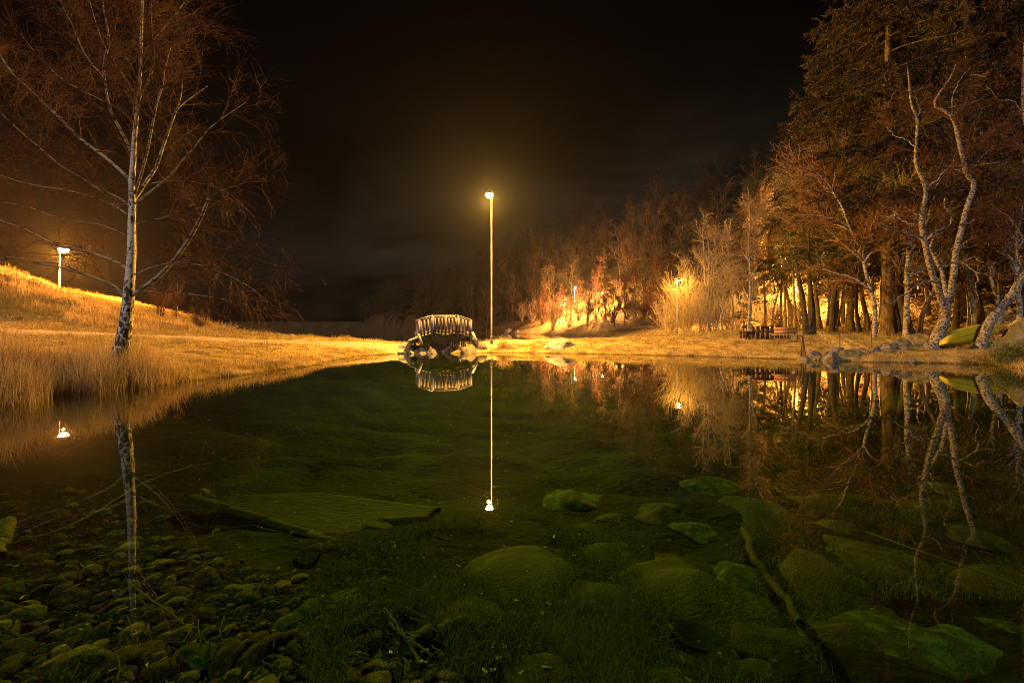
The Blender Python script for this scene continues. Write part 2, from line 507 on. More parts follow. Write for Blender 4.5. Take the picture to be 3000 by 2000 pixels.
def sdf(poly, X, Y):
    """signed distance, positive inside"""
    X = np.asarray(X, float); Y = np.asarray(Y, float)
    d = np.full(X.shape, 1e18); ins = np.zeros(X.shape, bool)
    n = len(poly)
    for i in range(n):
        x0, y0 = poly[i]; x1, y1 = poly[(i + 1) % n]
        ex, ey = x1 - x0, y1 - y0
        t = np.clip(((X - x0) * ex + (Y - y0) * ey) / (ex * ex + ey * ey), 0, 1)
        d = np.minimum(d, (X - x0 - t * ex) ** 2 + (Y - y0 - t * ey) ** 2)
        c = ((y0 > Y) != (y1 > Y))
        with np.errstate(divide='ignore', invalid='ignore'):
            xi = (x1 - x0) * (Y - y0) / (y1 - y0 + 1e-12) + x0
        ins ^= c & (X < xi)
    d = np.sqrt(d)
    return np.where(ins, d, -d)

def dwater(X, Y):
    w = 0.10 * vnoise(X * 1.7, Y * 1.7) + .05 * vnoise(X * 5, Y * 5)
    return -np.maximum(np.maximum(sdf(POND, X, Y), sdf(LAKE, X, Y)), sdf(CHAN, X, Y)) + w

def smooth(t):
    t = np.clip(t, 0, 1); return t * t * (3 - 2 * t)

def hgt(X, Y):
    X = np.asarray(X, float); Y = np.asarray(Y, float)
    dw = dwater(X, Y)
    land = np.interp(dw, [0, .15, .6, 2, 4, 7, 12, 25, 60], [0, .09, .25, .52, .74, .98, 1.25, 1.9, 3.0])
    bed = -np.interp(-dw, [0, .3, 1, 2.5, 5, 9], [0, .14, .34, .6, .92, 1.25])
    near = smooth((7.5 - Y) / 5.0) * smooth((2.0 - X) / 3.5)      # the stony shallow in the near left corner
    bed = bed * (1 - .35 * near)
    bed = bed + (.05 * fbm(X * 1.1, Y * 1.1, 4) + .03 + .17 * np.abs(fbm(X * .42 + 3.1, Y * .42, 3)) * (1 - near)) * smooth(-dw / 1.2)
    z = np.where(dw > 0, land, bed)
    # left mound beyond the path
    yp = np.interp(X, PATH_L[:, 0], PATH_L[:, 1])
    s = smooth((Y - yp - 1.3) / 13.0)
    A = np.interp(X, [-80, -50, -38, -28, -20, -15], [6, 4.4, 2.6, .85, .12, 0])
    z = z + A * s * smooth(dw / 6.0) * (1 + .03 * fbm(X * .5, Y * .5, 3))
    z = z + 1.9 * np.exp(-(((X + 45) / 5.5) ** 2 + ((Y - 35) / 5.0) ** 2))
    # wooded hillside
    dh = sdf(HILL, X, Y)
    hill = np.interp(dh, [0, 4, 15, 60, 120, 300], [0, .9, 5.0, 31, 46, 52]) * np.interp(Y, [0, 150, 300], [1, 1, .8])
    hill = hill * (1 + .10 * fbm(X * .05, Y * .05, 3)) + .35 * fbm(X * .35, Y * .35, 3) * smooth(dh / 6)
    z = z + hill
    mnd = s * smooth((A - .1) / .6)
    z = z + mnd * (.14 * fbm(X * .75, Y * 1.5, 3)) * smooth(dw / 2)
    z = z + np.where(dw > 0, (.045 * fbm(X * .9, Y * .9, 4) + .02 * fbm(X * 3.1, Y * 3.1, 2)) * smooth(dw / .7), 0)
    return z

def hz1(x, y):
    return float(hgt(np.array([x]), np.array([y]))[0])

def ground_at(px, py):
    """where the ray of a pixel meets the ground or the bed"""
    Y = np.geomspace(1.2, 250, 4000)
    X = (px - 1500.0) / F_PX * Y
    zr = CAM_H - (py - HORIZON) / F_PX * Y
    h = hgt(X, Y)
    k = np.argmax(zr <= h)
    return np.array([X[k], Y[k], h[k]])

# one sheet, fine in front of the camera and coarse elsewhere, out to the horizon
ang_in = np.linspace(-57, 57, 560)
ang = np.r_[np.linspace(-180, -57, 60)[:-1], ang_in, np.linspace(57, 180, 60)[1:-1]]
rad = np.r_[0.4, np.geomspace(.9, 60, 430), np.geomspace(61.5, 900, 110)]
AA, RR_ = np.meshgrid(np.radians(ang), rad)
GX, GY = RR_ * np.sin(AA), RR_ * np.cos(AA)
GZ = hgt(GX, GY)
nr, na = GX.shape
V = np.stack([GX, GY, GZ], -1).reshape(-1, 3)
i, j = np.meshgrid(np.arange(nr - 1), np.arange(na), indexing='ij')
j2 = (j + 1) % na
Q = np.stack([i * na + j, (i + 1) * na + j, (i + 1) * na + j2, i * na + j2], -1).reshape(-1, 4)
m, n, l, b = new_mat('ground_soil_and_bed')
geo = n.new("ShaderNodeNewGeometry")
sep = n.new("ShaderNodeSeparateXYZ"); l.new(geo.outputs['Position'], sep.inputs[0])
def _noise(scale, detail=6, stretch=(1, 1, 1)):
    mp = n.new("ShaderNodeMapping"); mp.inputs['Scale'].default_value = stretch
    l.new(geo.outputs['Position'], mp.inputs[0])
    t = n.new("ShaderNodeTexNoise"); t.inputs['Scale'].default_value = scale; t.inputs['Detail'].default_value = detail
    l.new(mp.outputs[0], t.inputs['Vector']); return t
def _ramp(src, stops):
    r = n.new("ShaderNodeValToRGB"); e = r.color_ramp.elements
    while len(e) < len(stops): e.new(.5)
    for a, (p, c) in zip(e, stops):
        a.position = p; a.color = (*c, 1)
    l.new(src, r.inputs[0]); return r
dry = _ramp(_noise(1.3, 9).outputs['Fac'], [(.3, (.09, .06, .02)), (.43, (.24, .16, .05)), (.55, (.4, .28, .10)), (.64, (.30, .22, .07)), (.75, (.12, .10, .028))])
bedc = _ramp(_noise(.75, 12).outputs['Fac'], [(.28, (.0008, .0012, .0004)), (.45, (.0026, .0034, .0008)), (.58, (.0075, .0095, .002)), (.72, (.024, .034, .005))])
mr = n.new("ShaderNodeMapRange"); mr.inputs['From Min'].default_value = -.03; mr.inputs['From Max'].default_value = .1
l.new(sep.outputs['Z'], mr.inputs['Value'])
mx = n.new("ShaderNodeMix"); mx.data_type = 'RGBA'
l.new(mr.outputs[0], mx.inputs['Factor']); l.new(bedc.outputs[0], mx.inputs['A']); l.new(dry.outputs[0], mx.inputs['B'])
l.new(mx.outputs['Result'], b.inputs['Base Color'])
b.inputs['Roughness'].default_value = .9; b.inputs['Specular IOR Level'].default_value = .1
bp = n.new("ShaderNodeBump"); bp.inputs['Strength'].default_value = .8; bp.inputs['Distance'].default_value = .08
l.new(_noise(9, 8).outputs['Fac'], bp.inputs['Height']); l.new(bp.outputs[0], b.inputs['Normal'])
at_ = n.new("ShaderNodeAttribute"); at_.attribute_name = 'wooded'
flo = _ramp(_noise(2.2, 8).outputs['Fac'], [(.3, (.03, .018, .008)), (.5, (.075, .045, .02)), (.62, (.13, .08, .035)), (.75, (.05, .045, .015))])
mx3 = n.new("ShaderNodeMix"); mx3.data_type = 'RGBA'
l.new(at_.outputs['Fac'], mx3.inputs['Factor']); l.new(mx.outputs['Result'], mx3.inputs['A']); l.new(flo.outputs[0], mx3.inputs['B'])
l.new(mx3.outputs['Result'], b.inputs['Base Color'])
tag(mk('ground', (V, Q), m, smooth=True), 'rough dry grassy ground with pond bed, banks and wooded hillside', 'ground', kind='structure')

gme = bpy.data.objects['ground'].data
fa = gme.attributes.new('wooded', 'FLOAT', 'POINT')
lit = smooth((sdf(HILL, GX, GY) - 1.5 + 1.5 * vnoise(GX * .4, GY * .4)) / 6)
lit = np.maximum(lit, smooth((GY - 62) / 14))  # far ground darkened too so its colour hides the moonlight
for ex, ey, er in ((17, 104, 19), (10, 108, 14), (31, 48, 9), (25, 47, 6), (22, 88, 12)):  # dry grass kept pale round the lamps, painting up their pools of light
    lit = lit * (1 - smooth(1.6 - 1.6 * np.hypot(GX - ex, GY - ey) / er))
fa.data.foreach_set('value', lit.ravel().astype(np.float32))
# water: one still sheet, clear near by and mirror-like at a low angle
m, n, l, b = new_mat('still_water')
n.remove(b)
out = n["Material Output"]
g_ = n.new("ShaderNodeNewGeometry")
nzt = n.new("ShaderNodeTexNoise"); nzt.inputs['Scale'].default_value = 1.1; nzt.inputs['Detail'].default_value = 3
l.new(g_.outputs['Position'], nzt.inputs['Vector'])
bp = n.new("ShaderNodeBump"); bp.inputs['Strength'].default_value = .05; bp.inputs['Distance'].default_value = .01
l.new(nzt.outputs['Fac'], bp.inputs['Height'])
dt = n.new("ShaderNodeVectorMath"); dt.operation = 'DOT_PRODUCT'
l.new(g_.outputs['Incoming'], dt.inputs[0]); l.new(g_.outputs['Normal'], dt.inputs[1])
ab = n.new("ShaderNodeMath"); ab.operation = 'ABSOLUTE'; l.new(dt.outputs['Value'], ab.inputs[0])
om = n.new("ShaderNodeMath"); om.operation = 'SUBTRACT'; om.inputs[0].default_value = 1.0; l.new(ab.outputs[0], om.inputs[1])
pw = n.new("ShaderNodeMath"); pw.operation = 'POWER'; pw.inputs[1].default_value = 5.0; l.new(om.outputs[0], pw.inputs[0])
fr = n.new("ShaderNodeMapRange"); fr.inputs['To Min'].default_value = .021; fr.inputs['To Max'].default_value = 1.0
l.new(pw.outputs[0], fr.inputs['Value'])
tr = n.new("ShaderNodeBsdfTransparent"); tr.inputs[0].default_value = (.56, .81, .33, 1)
gl = n.new("ShaderNodeBsdfGlossy"); gl.inputs['Roughness'].default_value = 0.0; gl.inputs[0].default_value = (1, 1, 1, 1)
l.new(bp.outputs[0], gl.inputs['Normal'])
ms = n.new("ShaderNodeMixShader")
l.new(fr.outputs[0], ms.inputs[0]); l.new(tr.outputs[0], ms.inputs[1]); l.new(gl.outputs[0], ms.inputs[2])
l.new(ms.outputs[0], out.inputs['Surface'])
xs = np.r_[np.linspace(-600, -14, 18), np.linspace(-13, 22, 40), np.linspace(23, 60, 8)]
ys = np.r_[np.linspace(-3, 36, 40), np.linspace(38, 530, 40)]
WX, WY = np.meshgrid(xs, ys)
V = np.stack([WX, WY, np.zeros_like(WX)], -1).reshape(-1, 3)
nx = len(xs)
i, j = np.meshgrid(np.arange(len(ys) - 1), np.arange(nx - 1), indexing='ij')
Q = np.stack([i * nx + j, i * nx + j + 1, (i + 1) * nx + j + 1, (i + 1) * nx + j], -1).reshape(-1, 4)
qc = V[Q].mean(1)
Q = Q[(dwater(qc[:, 0], qc[:, 1]) < 6)]
tag(mk('water', (V, Q), m), 'still clear pond and lake water mirroring the lit banks', 'water', kind='structure')

# gravel path, draped over the ground
def drape(line, width, n_=160, lift=.03):
    C = spline(np.c_[line, np.zeros(len(line))], n_)[:, :2]
    T = np.gradient(C, axis=0); T /= np.linalg.norm(T, axis=1, keepdims=True)
    N = np.stack([-T[:, 1], T[:, 0]], 1)
    k = 9
    u = np.linspace(-.5, .5, k)
    wd = width * (1 + .06 * vnoise(C[:, 0] * 1.3, C[:, 1] * 1.3))
    P = C[:, None, :] + N[:, None, :] * (u[None, :, None] * wd[:, None, None])
    z = hgt(P[..., 0], P[..., 1]) + lift - .05 * (np.abs(u[None, :]) > .45)
    V = np.concatenate([P, z[..., None]], -1).reshape(-1, 3)
    i, j = np.meshgrid(np.arange(n_ - 1), np.arange(k - 1), indexing='ij')
    Q = np.stack([i * k + j, i * k + j + 1, (i + 1) * k + j + 1, (i + 1) * k + j], -1).reshape(-1, 4)
    return V, Q
tag(mk('gravel_path', join(drape(PATH_L, 2.5), drape(PATH_R, 2.6)), M['gravel'], smooth=True), 'pale gravel footpath running over the banks and the bridge', 'path', kind='structure')

# ------------------------------------------------------------------ lamps
def street_lamp(name, foot, top_z, head_dx, head_dy, label, lens, power, colour, steps, r0, lens_r, head_tilt=0.0, group=None, light_r=.12):
    x, y = foot
    z0 = hz1(x, y)
    t = thing(name, (x, y, z0), label, 'street lamp', group)
    prof = []
    h = top_z - z0
    for (a, b_, r) in steps:
        prof += [(r, a * h), (r, b_ * h)]
    pole = lathe([(r * r0, z) for r, z in prof], (x, y, z0), 14)
    mk('pole', pole, M['metal_pale'], t, smooth=False)
    for (a, b_, r) in steps[:-1]:
        mk('collar', lathe([(r * r0 * 1.0, b_ * h - .09), (r * r0 * 1.28, b_ * h - .07), (r * r0 * 1.28, b_ * h), (r * r0 * .9, b_ * h + .02)], (x, y, z0), 14), M['metal_pale'], t)
    rb = r0 * 2.1
    mk('base', lathe([(rb * 1.15, -.3), (rb * 1.15, .12), (rb * .95, .13), (rb * .95, .24), (rb * 1.2, .25), (rb * 1.2, .37), (rb * .9, .38), (rb * .9, .5), (rb * 1.05, .51), (rb * 1.05, .56), (r0, .58)], (x, y, z0), 18), M['metal_pale'], t)
    hx, hy = x + head_dx, y + head_dy
    mk('arm', tubes(spline([(x, y, top_z - .02), (x + head_dx * .5, y + head_dy * .5, top_z + .14), (hx, hy, top_z + .15)], 8), np.full(8, r0 * .38), 8), M['metal_dark'], t)
    R_ = lens_r
    hd = mk('lamp_head', lathe([(.02, R_ * 1.15), (R_ * .55, R_ * 1.08), (R_ * .98, R_ * .72), (R_ * 1.12, R_ * .35), (R_ * 1.10, R_ * .28)], (hx, hy, top_z - .1), 18), M['metal_dark'], t, smooth=True)
    ls = [(R_ * math.cos(a), -R_ * .95 * math.sin(a) + R_ * .28) for a in np.linspace(0, math.pi / 2 - .02, 8)]
    mk('lens', lathe(ls, (hx, hy, top_z - .1), 18), lens, hd, smooth=True)
    L = bpy.data.lights.new(name + '_light', 'POINT')
    L.energy = power; L.color = colour; L.shadow_soft_size = light_r
    lo = bpy.data.objects.new(name + '_light', L)
    lo.location = (hx, hy, top_z - .1 - R_ * 1.05 - light_r)
    COL.objects.link(lo)
    return t

lp = at(1440, 1000, 28.0)
street_lamp('street_lamp', (lp[0], 28.0), 10.3, -.14, -.10, 'tall pale stepped lamp post by the footbridge, glowing yellow in the middle', M['lens_y'], 4300, (1.0, .48, .065),
            [(0, .26, 1.0), (.26, .68, .75), (.68, 1.0, .52)], .048, .25)
street_lamp('street_lamp', ((175 - 1500) / F_PX * 45, 45), 9.8, .5, -.1, 'bright orange lamp post on the grassy mound behind the birch', M['lens_o'], 12000, (1.0, .35, .045),
            [(0, .5, 1.0), (.5, 1.0, .65)], .07, .42)
street_lamp('street_lamp', (16.0, 41.4), 6.25, .15, -.1, 'orange lamp seen through the fan of willow twigs', M['lens_far'], 150, (1.0, .54, .11),
            [(0, .5, 1.0), (.5, 1.0, .65)], .05, .14)
street_lamp('street_lamp', (33.6, 50.5), 9.5, -.8, -.3, 'lamp among the pine branches above the picnic table', M['lens_far'], 14000, (1.0, .50, .10),
            [(0, .5, 1.0), (.5, 1.0, .65)], .07, .30)
street_lamp('street_lamp', (16.7, 114), 12.4, .2, -.3, 'left one of two small orange lamps on the far lake shore', M['lens_far'], 5200, (1.0, .42, .10),
            [(0, .5, 1.0), (.5, 1.0, .65)], .045, .26)
street_lamp('street_lamp', (20.9, 100), 9.9, .2, -.3, 'right one of two small orange lamps on the far lake shore', M['lens_far'], 5200, (1.0, .42, .10),
            [(0, .5, 1.0), (.5, 1.0, .65)], .045, .26)

street_lamp('street_lamp', (12.9, 106), 7.6, .2, -.3, 'faint low lamp half hidden by shrubs below the two far shore lamps', M['lens_far'], 4200, (1.0, .42, .10),
            [(0, .5, 1.0), (.5, 1.0, .65)], .04, .18)

# ------------------------------------------------------------------ footbridge
BC, BA = np.array([-4.36, 27.2]), math.radians(17)
ux, uy = math.cos(BA), math.sin(BA)
def bw(u, w, z):
    return np.array([BC[0] + u * ux - w * uy, BC[1] + u * uy + w * ux, z])
def dz(u):     # deck height along the bridge
    return float(np.interp(abs(u), [0, .78, 1.62, 2.5], [1.22, 1.22, .97, .62]))
br = thing('footbridge', (*BC, .6), 'small arched grey timber footbridge with slatted railings over the channel', 'footbridge')
us = [-2.1, -1.62, -.78, .78, 1.62, 2.0]
for w in (-.72, .72):
    mk('beam', join(*[beam(bw(a, w, dz(a) - .14), bw(c, w, dz(c) - .14), .10, .2) for a, c in zip(us[:-1], us[1:])]), M['wood_green'], br)
planks = []
for u in np.arange(-2.15, 2.05, .125):
    uc = u + .05
    sl = (dz(uc + .05) - dz(uc - .05)) / .1
    planks.append(beam(bw(uc, -.80, dz(uc)), bw(uc, .80, dz(uc)), .105, .045, up=(-sl * ux, -sl * uy, 1)))
mk('deck', join(*planks), M['wood_rail'], br)
ru = [-1.68, -.78, .78, 1.68]
rz = lambda u: dz(u) + 1.05
for side, w in ((0, -.80), (1, .80)):
    s_ = -1 if side == 0 else 1
    mk('handrail', join(*[beam(bw(a, w, rz(a) + .045), bw(c, w, rz(c) + .045), .15, .045) for a, c in zip(ru[:-1], ru[1:])]), M['wood_rail'], br)
    mk('rail', join(*[beam(bw(a, w, rz(a) - .07), bw(c, w, rz(c) - .07), .045, .09) for a, c in zip(ru[:-1], ru[1:])],
                    *[beam(bw(a, w, dz(a) + .12), bw(c, w, dz(c) + .12), .045, .09) for a, c in zip(ru[:-1], ru[1:])]), M['wood_grey'], br)
    for u in (-1.6, -.78, 0, .78, 1.6):
        mk('post', beam(bw(u, w + s_ * .055, dz(u) - .26), bw(u, w + s_ * .055, rz(u) + .01), .13, .06, up=(-uy, ux, 0)), M['wood_grey'], br)
    for k in range(15):
        u = -1.5 + k * .2143
        if min(abs(u - q) for q in (-1.6, -.78, 0, .78, 1.6)) < .07:
            continue
        mk('baluster', beam(bw(u, w + s_ * .04, dz(u) + .02), bw(u, w + s_ * .04, rz(u) - .0 - .02), .11, .028, up=(-uy, ux, 0)), M['wood_grey'], br)
    for u, du in ((-1.68, .22), (1.68, .28)):
        mk('brace', beam(bw(u + du * s_ * -0 + .0, w + s_ * .1, dz(u) + .34), bw(u + (du if u < 0 else du), w + s_ * .42, .52), .14, .05, up=(-uy, ux, 0)), M['wood_rail'], br)
for u in (-1.95, 1.85):
    mk('sill', beam(bw(u, -1.0, dz(u) - .33), bw(u, 1.0, dz(u) - .33), .28, .2), M['wood_green'], br)

# ------------------------------------------------------------------ rocks
def rock_mesh(seed, sub=3, flat=.75, cuts=7, rough=.16):
    g = np.random.default_rng(seed)
    bm = bmesh.new()
    bmesh.ops.create_icosphere(bm, subdivisions=sub, radius=1.0)
    V = np.array([v.co[:] for v in bm.verts]); F = np.array([[v.index for v in f.verts] for f in bm.faces])
    bm.free()
    for k in range(cuts):
        nrm = rand_unit(1, g)[0]; d = g.uniform(.55, .85)
        s = V @ nrm - d
        V = V - np.where(s > 0, s, 0)[:, None] * nrm
    f = np.zeros(len(V))
    for k in range(9):
        w = rand_unit(1, g)[0] * (1.6 * 1.45 ** k)
        f += np.sin(V @ w * 2 + g.uniform(0, 6)) * rough / 1.35 ** k * .45
    V = V * (1 + f)[:, None]
    V[:, 2] *= flat
    return V, F
ROCKS = []
for s in range(20, 30):
    V, F = rock_mesh(s)
    V[:, :2] *= 1 + .22 * (1 - np.clip((V[:, 2:] + .25) / .7, 0, 1))
    ROCKS.append((V, F))
BIG = []
for s in range(40, 45):
    V, F = rock_mesh(s, sub=4, flat=.6, cuts=6, rough=.10)
    up_ = np.clip(V[:, 2:] / .5, 0, 1)
    V[:, :2] *= 1 + .45 * (1 - up_) ** 2 * np.where(V[:, 2:] < 0, 1.15, 1)
    V[:, 2] = np.where(V[:, 2] < 0, V[:, 2] * 3.0, V[:, 2])
    BIG.append((V, F))
PEB = [rock_mesh(s, sub=3, flat=.8, cuts=3, rough=.10) for s in range(60, 70)]
_rk = {}
def rock(name, pos, size, mat, label, cat, kind_i=0, rot=0.0, group=None, big=False, tilt=(0, 0)):
    key = (kind_i, big, mat.name, name)
    if key not in _rk:
        V, F = (BIG[kind_i % 5] if big else PEB[kind_i % 10] if name == 'pond_stone' else ROCKS[kind_i % 10])
        _rk[key] = mesh_from(name, V, F, mat, smooth=big or name == 'pond_stone')
    o = bpy.data.objects.new(name, _rk[key])
    o.location = pos; o.scale = size; o.rotation_euler = (tilt[0], tilt[1], rot)
    COL.objects.link(o)
    return tag(o, label, cat, group)

def px_rock(x0, y0, x1, y1, Y, mat, label, i, rot=0.0, depth=.8, **kw):
    """a rock filling the pixel box x0..x1, y0..y1 at depth Y"""
    a, b_ = at(x0, y1, Y), at(x1, y0, Y)
    c = (a + b_) / 2
    sx = (b_[0] - a[0]) / 2 * 1.08; sz = (b_[2] - a[2]) * (1.5 if not kw.get('big') else 2.3)
    c[2] = a[2] - (b_[2] - a[2]) * .06; c[1] += sx * depth * .35
    c[2] = min(max(c[2], hz1(c[0], c[1]) - .22 * sz), hz1(c[0], c[1]) + .04)
    return rock('rock', c, (sx, max(sx, sz) * depth, sz), mat, label, 'rock', i, rot, **kw)

bx = lambda z: 1150 + z * .16580     # crop 1150..1500 x 900..1160
by = lambda z: 900 + z * .16580
for (x0, y0, x1, y1, Y, mt, lb, i, rt) in [
    (100, 685, 430, 790, 26.4, 'rock_pale', 'long flat grey rock at the left foot of the footbridge', 0, .1),  # pale rock on these left stones puts lamplight into their colour
    (430, 625, 650, 745, 26.8, 'rock_pale', 'wedge shaped rock just below the left bridge brace', 1, .6),
    (370, 745, 610, 830, 25.9, 'rock_pale', 'low yellow lit slab at the water below the wedge rock', 2, .2),
    (620, 715, 780, 825, 25.7, 'rock', 'blocky rock left of the channel mouth under the bridge', 3, .9),
    (280, 760, 390, 850, 25.7, 'rock_pale', 'small jagged stone between the flat rock and the low slab', 4, .3),
    (300, 590, 420, 680, 27.6, 'rock_pale', 'pale stone under the left bridge ramp', 5, .3),
    (990, 630, 1110, 780, 26.9, 'rock', 'upright brown boulder right of the channel mouth', 6, .0),
    (1090, 632, 1210, 790, 26.7, 'rock', 'upright boulder wedged between its brown neighbour and the grey block', 7, .4),
    (1180, 640, 1440, 810, 26.3, 'rock', 'big grey block of rock with a pale rim under the right end of the bridge', 8, .2),
    (1340, 590, 1450, 690, 27.4, 'rock', 'dark blue grey stone under the right bridge brace', 9, .1),
    (870, 680, 960, 770, 27.2, 'rock', 'small brown stone inside the channel under the bridge', 4, .5),
    (940, 700, 1020, 800, 27.2, 'rock', 'pale rubble stone left of the upright brown boulder', 5, 1.5),
    (1430, 770, 1550, 835, 26.0, 'rock', 'pale lumpy stone at the water left of the lamp post', 2, 2.0),
    (1450, 640, 1620, 770, 27.0, 'rock', 'broad brown rock beside the foot of the middle lamp post', 0, 1.2),
    (1130, 560, 1310, 650, 27.6, 'rock', 'flat foundation stone under the right end of the bridge deck', 3, .2),
]:
    px_rock(bx(x0), by(y0), bx(x1), by(y1), Y, M[mt], lb, i, rt)
px_rock(1601, 1013, 1692, 1036, 26.9, M['rock_pale'], 'long whitish boulder lying on the lawn shore right of the lamp post', 1, .0, depth=.6, big=True)
px_rock(1478, 970, 1502, 982, 118, M['rock'], 'lone bright rock standing in the far lake right of the lamp pole', 0, .0)
px_rock(1508, 974, 1526, 982, 112, M['rock'], 'small low stone in the far lake beside the lone bright rock', 3, .7)
qx = lambda z: 2250 + z * .21259     # crop 2250..2750 x 850..1100
qy = lambda z: 850 + z * .21259
for (x0, y0, x1, y1, Y, mt, lb, i, rt) in [
    (415, 905, 560, 1010, 20.5, 'rock', 'rounded stone at the feet of the stick tripod', 0, .3),
    (560, 860, 690, 945, 20.8, 'rock', 'pale lichen covered stone right of the stick tripod', 1, 1.1),
    (690, 880, 790, 960, 20.3, 'rock_moss', 'dark low stone between the lichen stone and the large shore rocks', 4, .2),
    (800, 850, 1000, 960, 20.0, 'rock', 'square purple grey rock at the waterline below the rounded boulder', 3, .1),
    (870, 780, 1060, 900, 20.7, 'rock', 'large rounded boulder at the foot of the left iron rod', 6, .5),
    (1050, 815, 1230, 960, 20.1, 'rock_moss', 'dark boulder with two pale lichen rings', 7, .8),
    (1240, 800, 1400, 905, 20.3, 'rock', 'pointed pale grey rock right of the ringed boulder', 8, .4),
    (1400, 795, 1560, 880, 20.6, 'rock', 'grey wedge rock in the middle of the shore stone row', 9, 1.7),
    (1560, 775, 1700, 870, 20.8, 'rock', 'knobbly lit stone left of the double shore boulder', 5, .2),
    (1680, 735, 1850, 850, 21.0, 'rock', 'broad lit boulder in the right half of the shore row', 2, .9),
    (1760, 705, 1980, 840, 21.3, 'rock_moss', 'large moss edged boulder behind the broad lit boulder', 0, 2.2),
    (1980, 585, 2130, 760, 21.6, 'rock_moss', 'tall dark mossy boulder left of the forked birch', 7, .3),
    (2080, 570, 2240, 660, 21.9, 'rock_moss', 'flat topped mossy stone resting behind the tall dark boulder', 2, .1),
    (1830, 780, 1960, 860, 20.5, 'rock', 'grey slab leaning on the right end of the stone row', 3, .6),
    (1950, 980, 2060, 1025, 18.9, 'rock', 'small flat stone in the shallows off the grassy spit', 1, .0),
    (1380, 400, 1480, 450, 36, 'rock_moss', 'mossy stone between the leaning trunk and the big spruce', 4, .0),
]:
    px_rock(qx(x0), qy(y0), qx(x1), qy(y1), Y, M[mt], lb, i, rt)
cx_ = lambda z: 2650 + z * .15945
cy_ = lambda z: 850 + z * .15945
px_rock(2962, 938, 3080, 1030, 19.0, M['rock_moss'], 'huge moss covered boulder at the right edge behind the leaning trunk', 1, .3, depth=.6)
px_rock(2908, 990, 2946, 1008, 19.6, M['rock_moss'], 'brown stone between the leaning trunk and the huge mossy boulder', 5, .3)
px_rock(2990, 985, 3060, 1040, 17.9, M['rock'], 'pale lichen blotched boulder at the right edge above the green bush', 8, .9)
px_rock(2798, 922, 2828, 942, 30, M['rock_moss'], 'small mossy stone in the wood behind the canoe', 3, .9)
for k, (a, c) in enumerate([(470, 926), (485, 930), (497, 926), (509, 931), (478, 936)]):
    px_rock(a - 9, c - 6, a + 9, c + 7, 31 + k * .1, M['rock'], 'pale stone in the small heap on the left grass slope', k, k, group='stone heap on the left grass slope')
# ------------------------------------------------------------------ trees traced from their main stems, twigs grown
def limb3(px, Y0, dY, n=14, sag=0.0):
    """pixel polyline -> 3-D limb that leaves the picture plane by dY over its length"""
    P = np.asarray(px, float)
    d = np.r_[0, np.cumsum(np.linalg.norm(np.diff(P, axis=0), axis=1))]; t = d / d[-1]
    Y = Y0 + dY * t
    pts = np.stack([(P[:, 0] - 1500) / F_PX * Y, Y, CAM_H - (P[:, 1] - HORIZON) / F_PX * Y], 1)
    return spline(pts, n)

g = np.random.default_rng(3)
# --- the big birch on the left
YB = 11.6
tr_px = [(318, 1122), (324, 1105), (340, 1062), (358, 1013), (369, 944), (375, 891), (377, 864), (381, 814), (384, 772), (386, 726), (386, 657), (388, 589),
         (386, 536), (390, 478), (394, 402), (400, 333), (407, 268), (411, 191), (415, 77), (417, 0), (420, -160), (424, -320), (430, -440)]
trunk = limb3(tr_px, YB, .5, 60)
tz = trunk[:, 2]
trr = np.interp(tz, [.2, .6, 1.2, 2.2, 3.2, 5, 7, 10, 14.6], [.27, .205, .165, .135, .105, .078, .052, .03, .008])
trunk[0] += (trunk[0] - trunk[1]) * np.array([.3, 0, 1]) + np.array([0, 0, -.35])
base = np.array([trunk[0, 0], trunk[0, 1], hz1(trunk[0, 0], trunk[0, 1])])
birch = thing('birch_tree', base, 'tall bare birch with a leaning black and white trunk in the reeds at left', 'tree')
mk('trunk', tubes(trunk, trr, 14), M['birch'], birch, smooth=True)
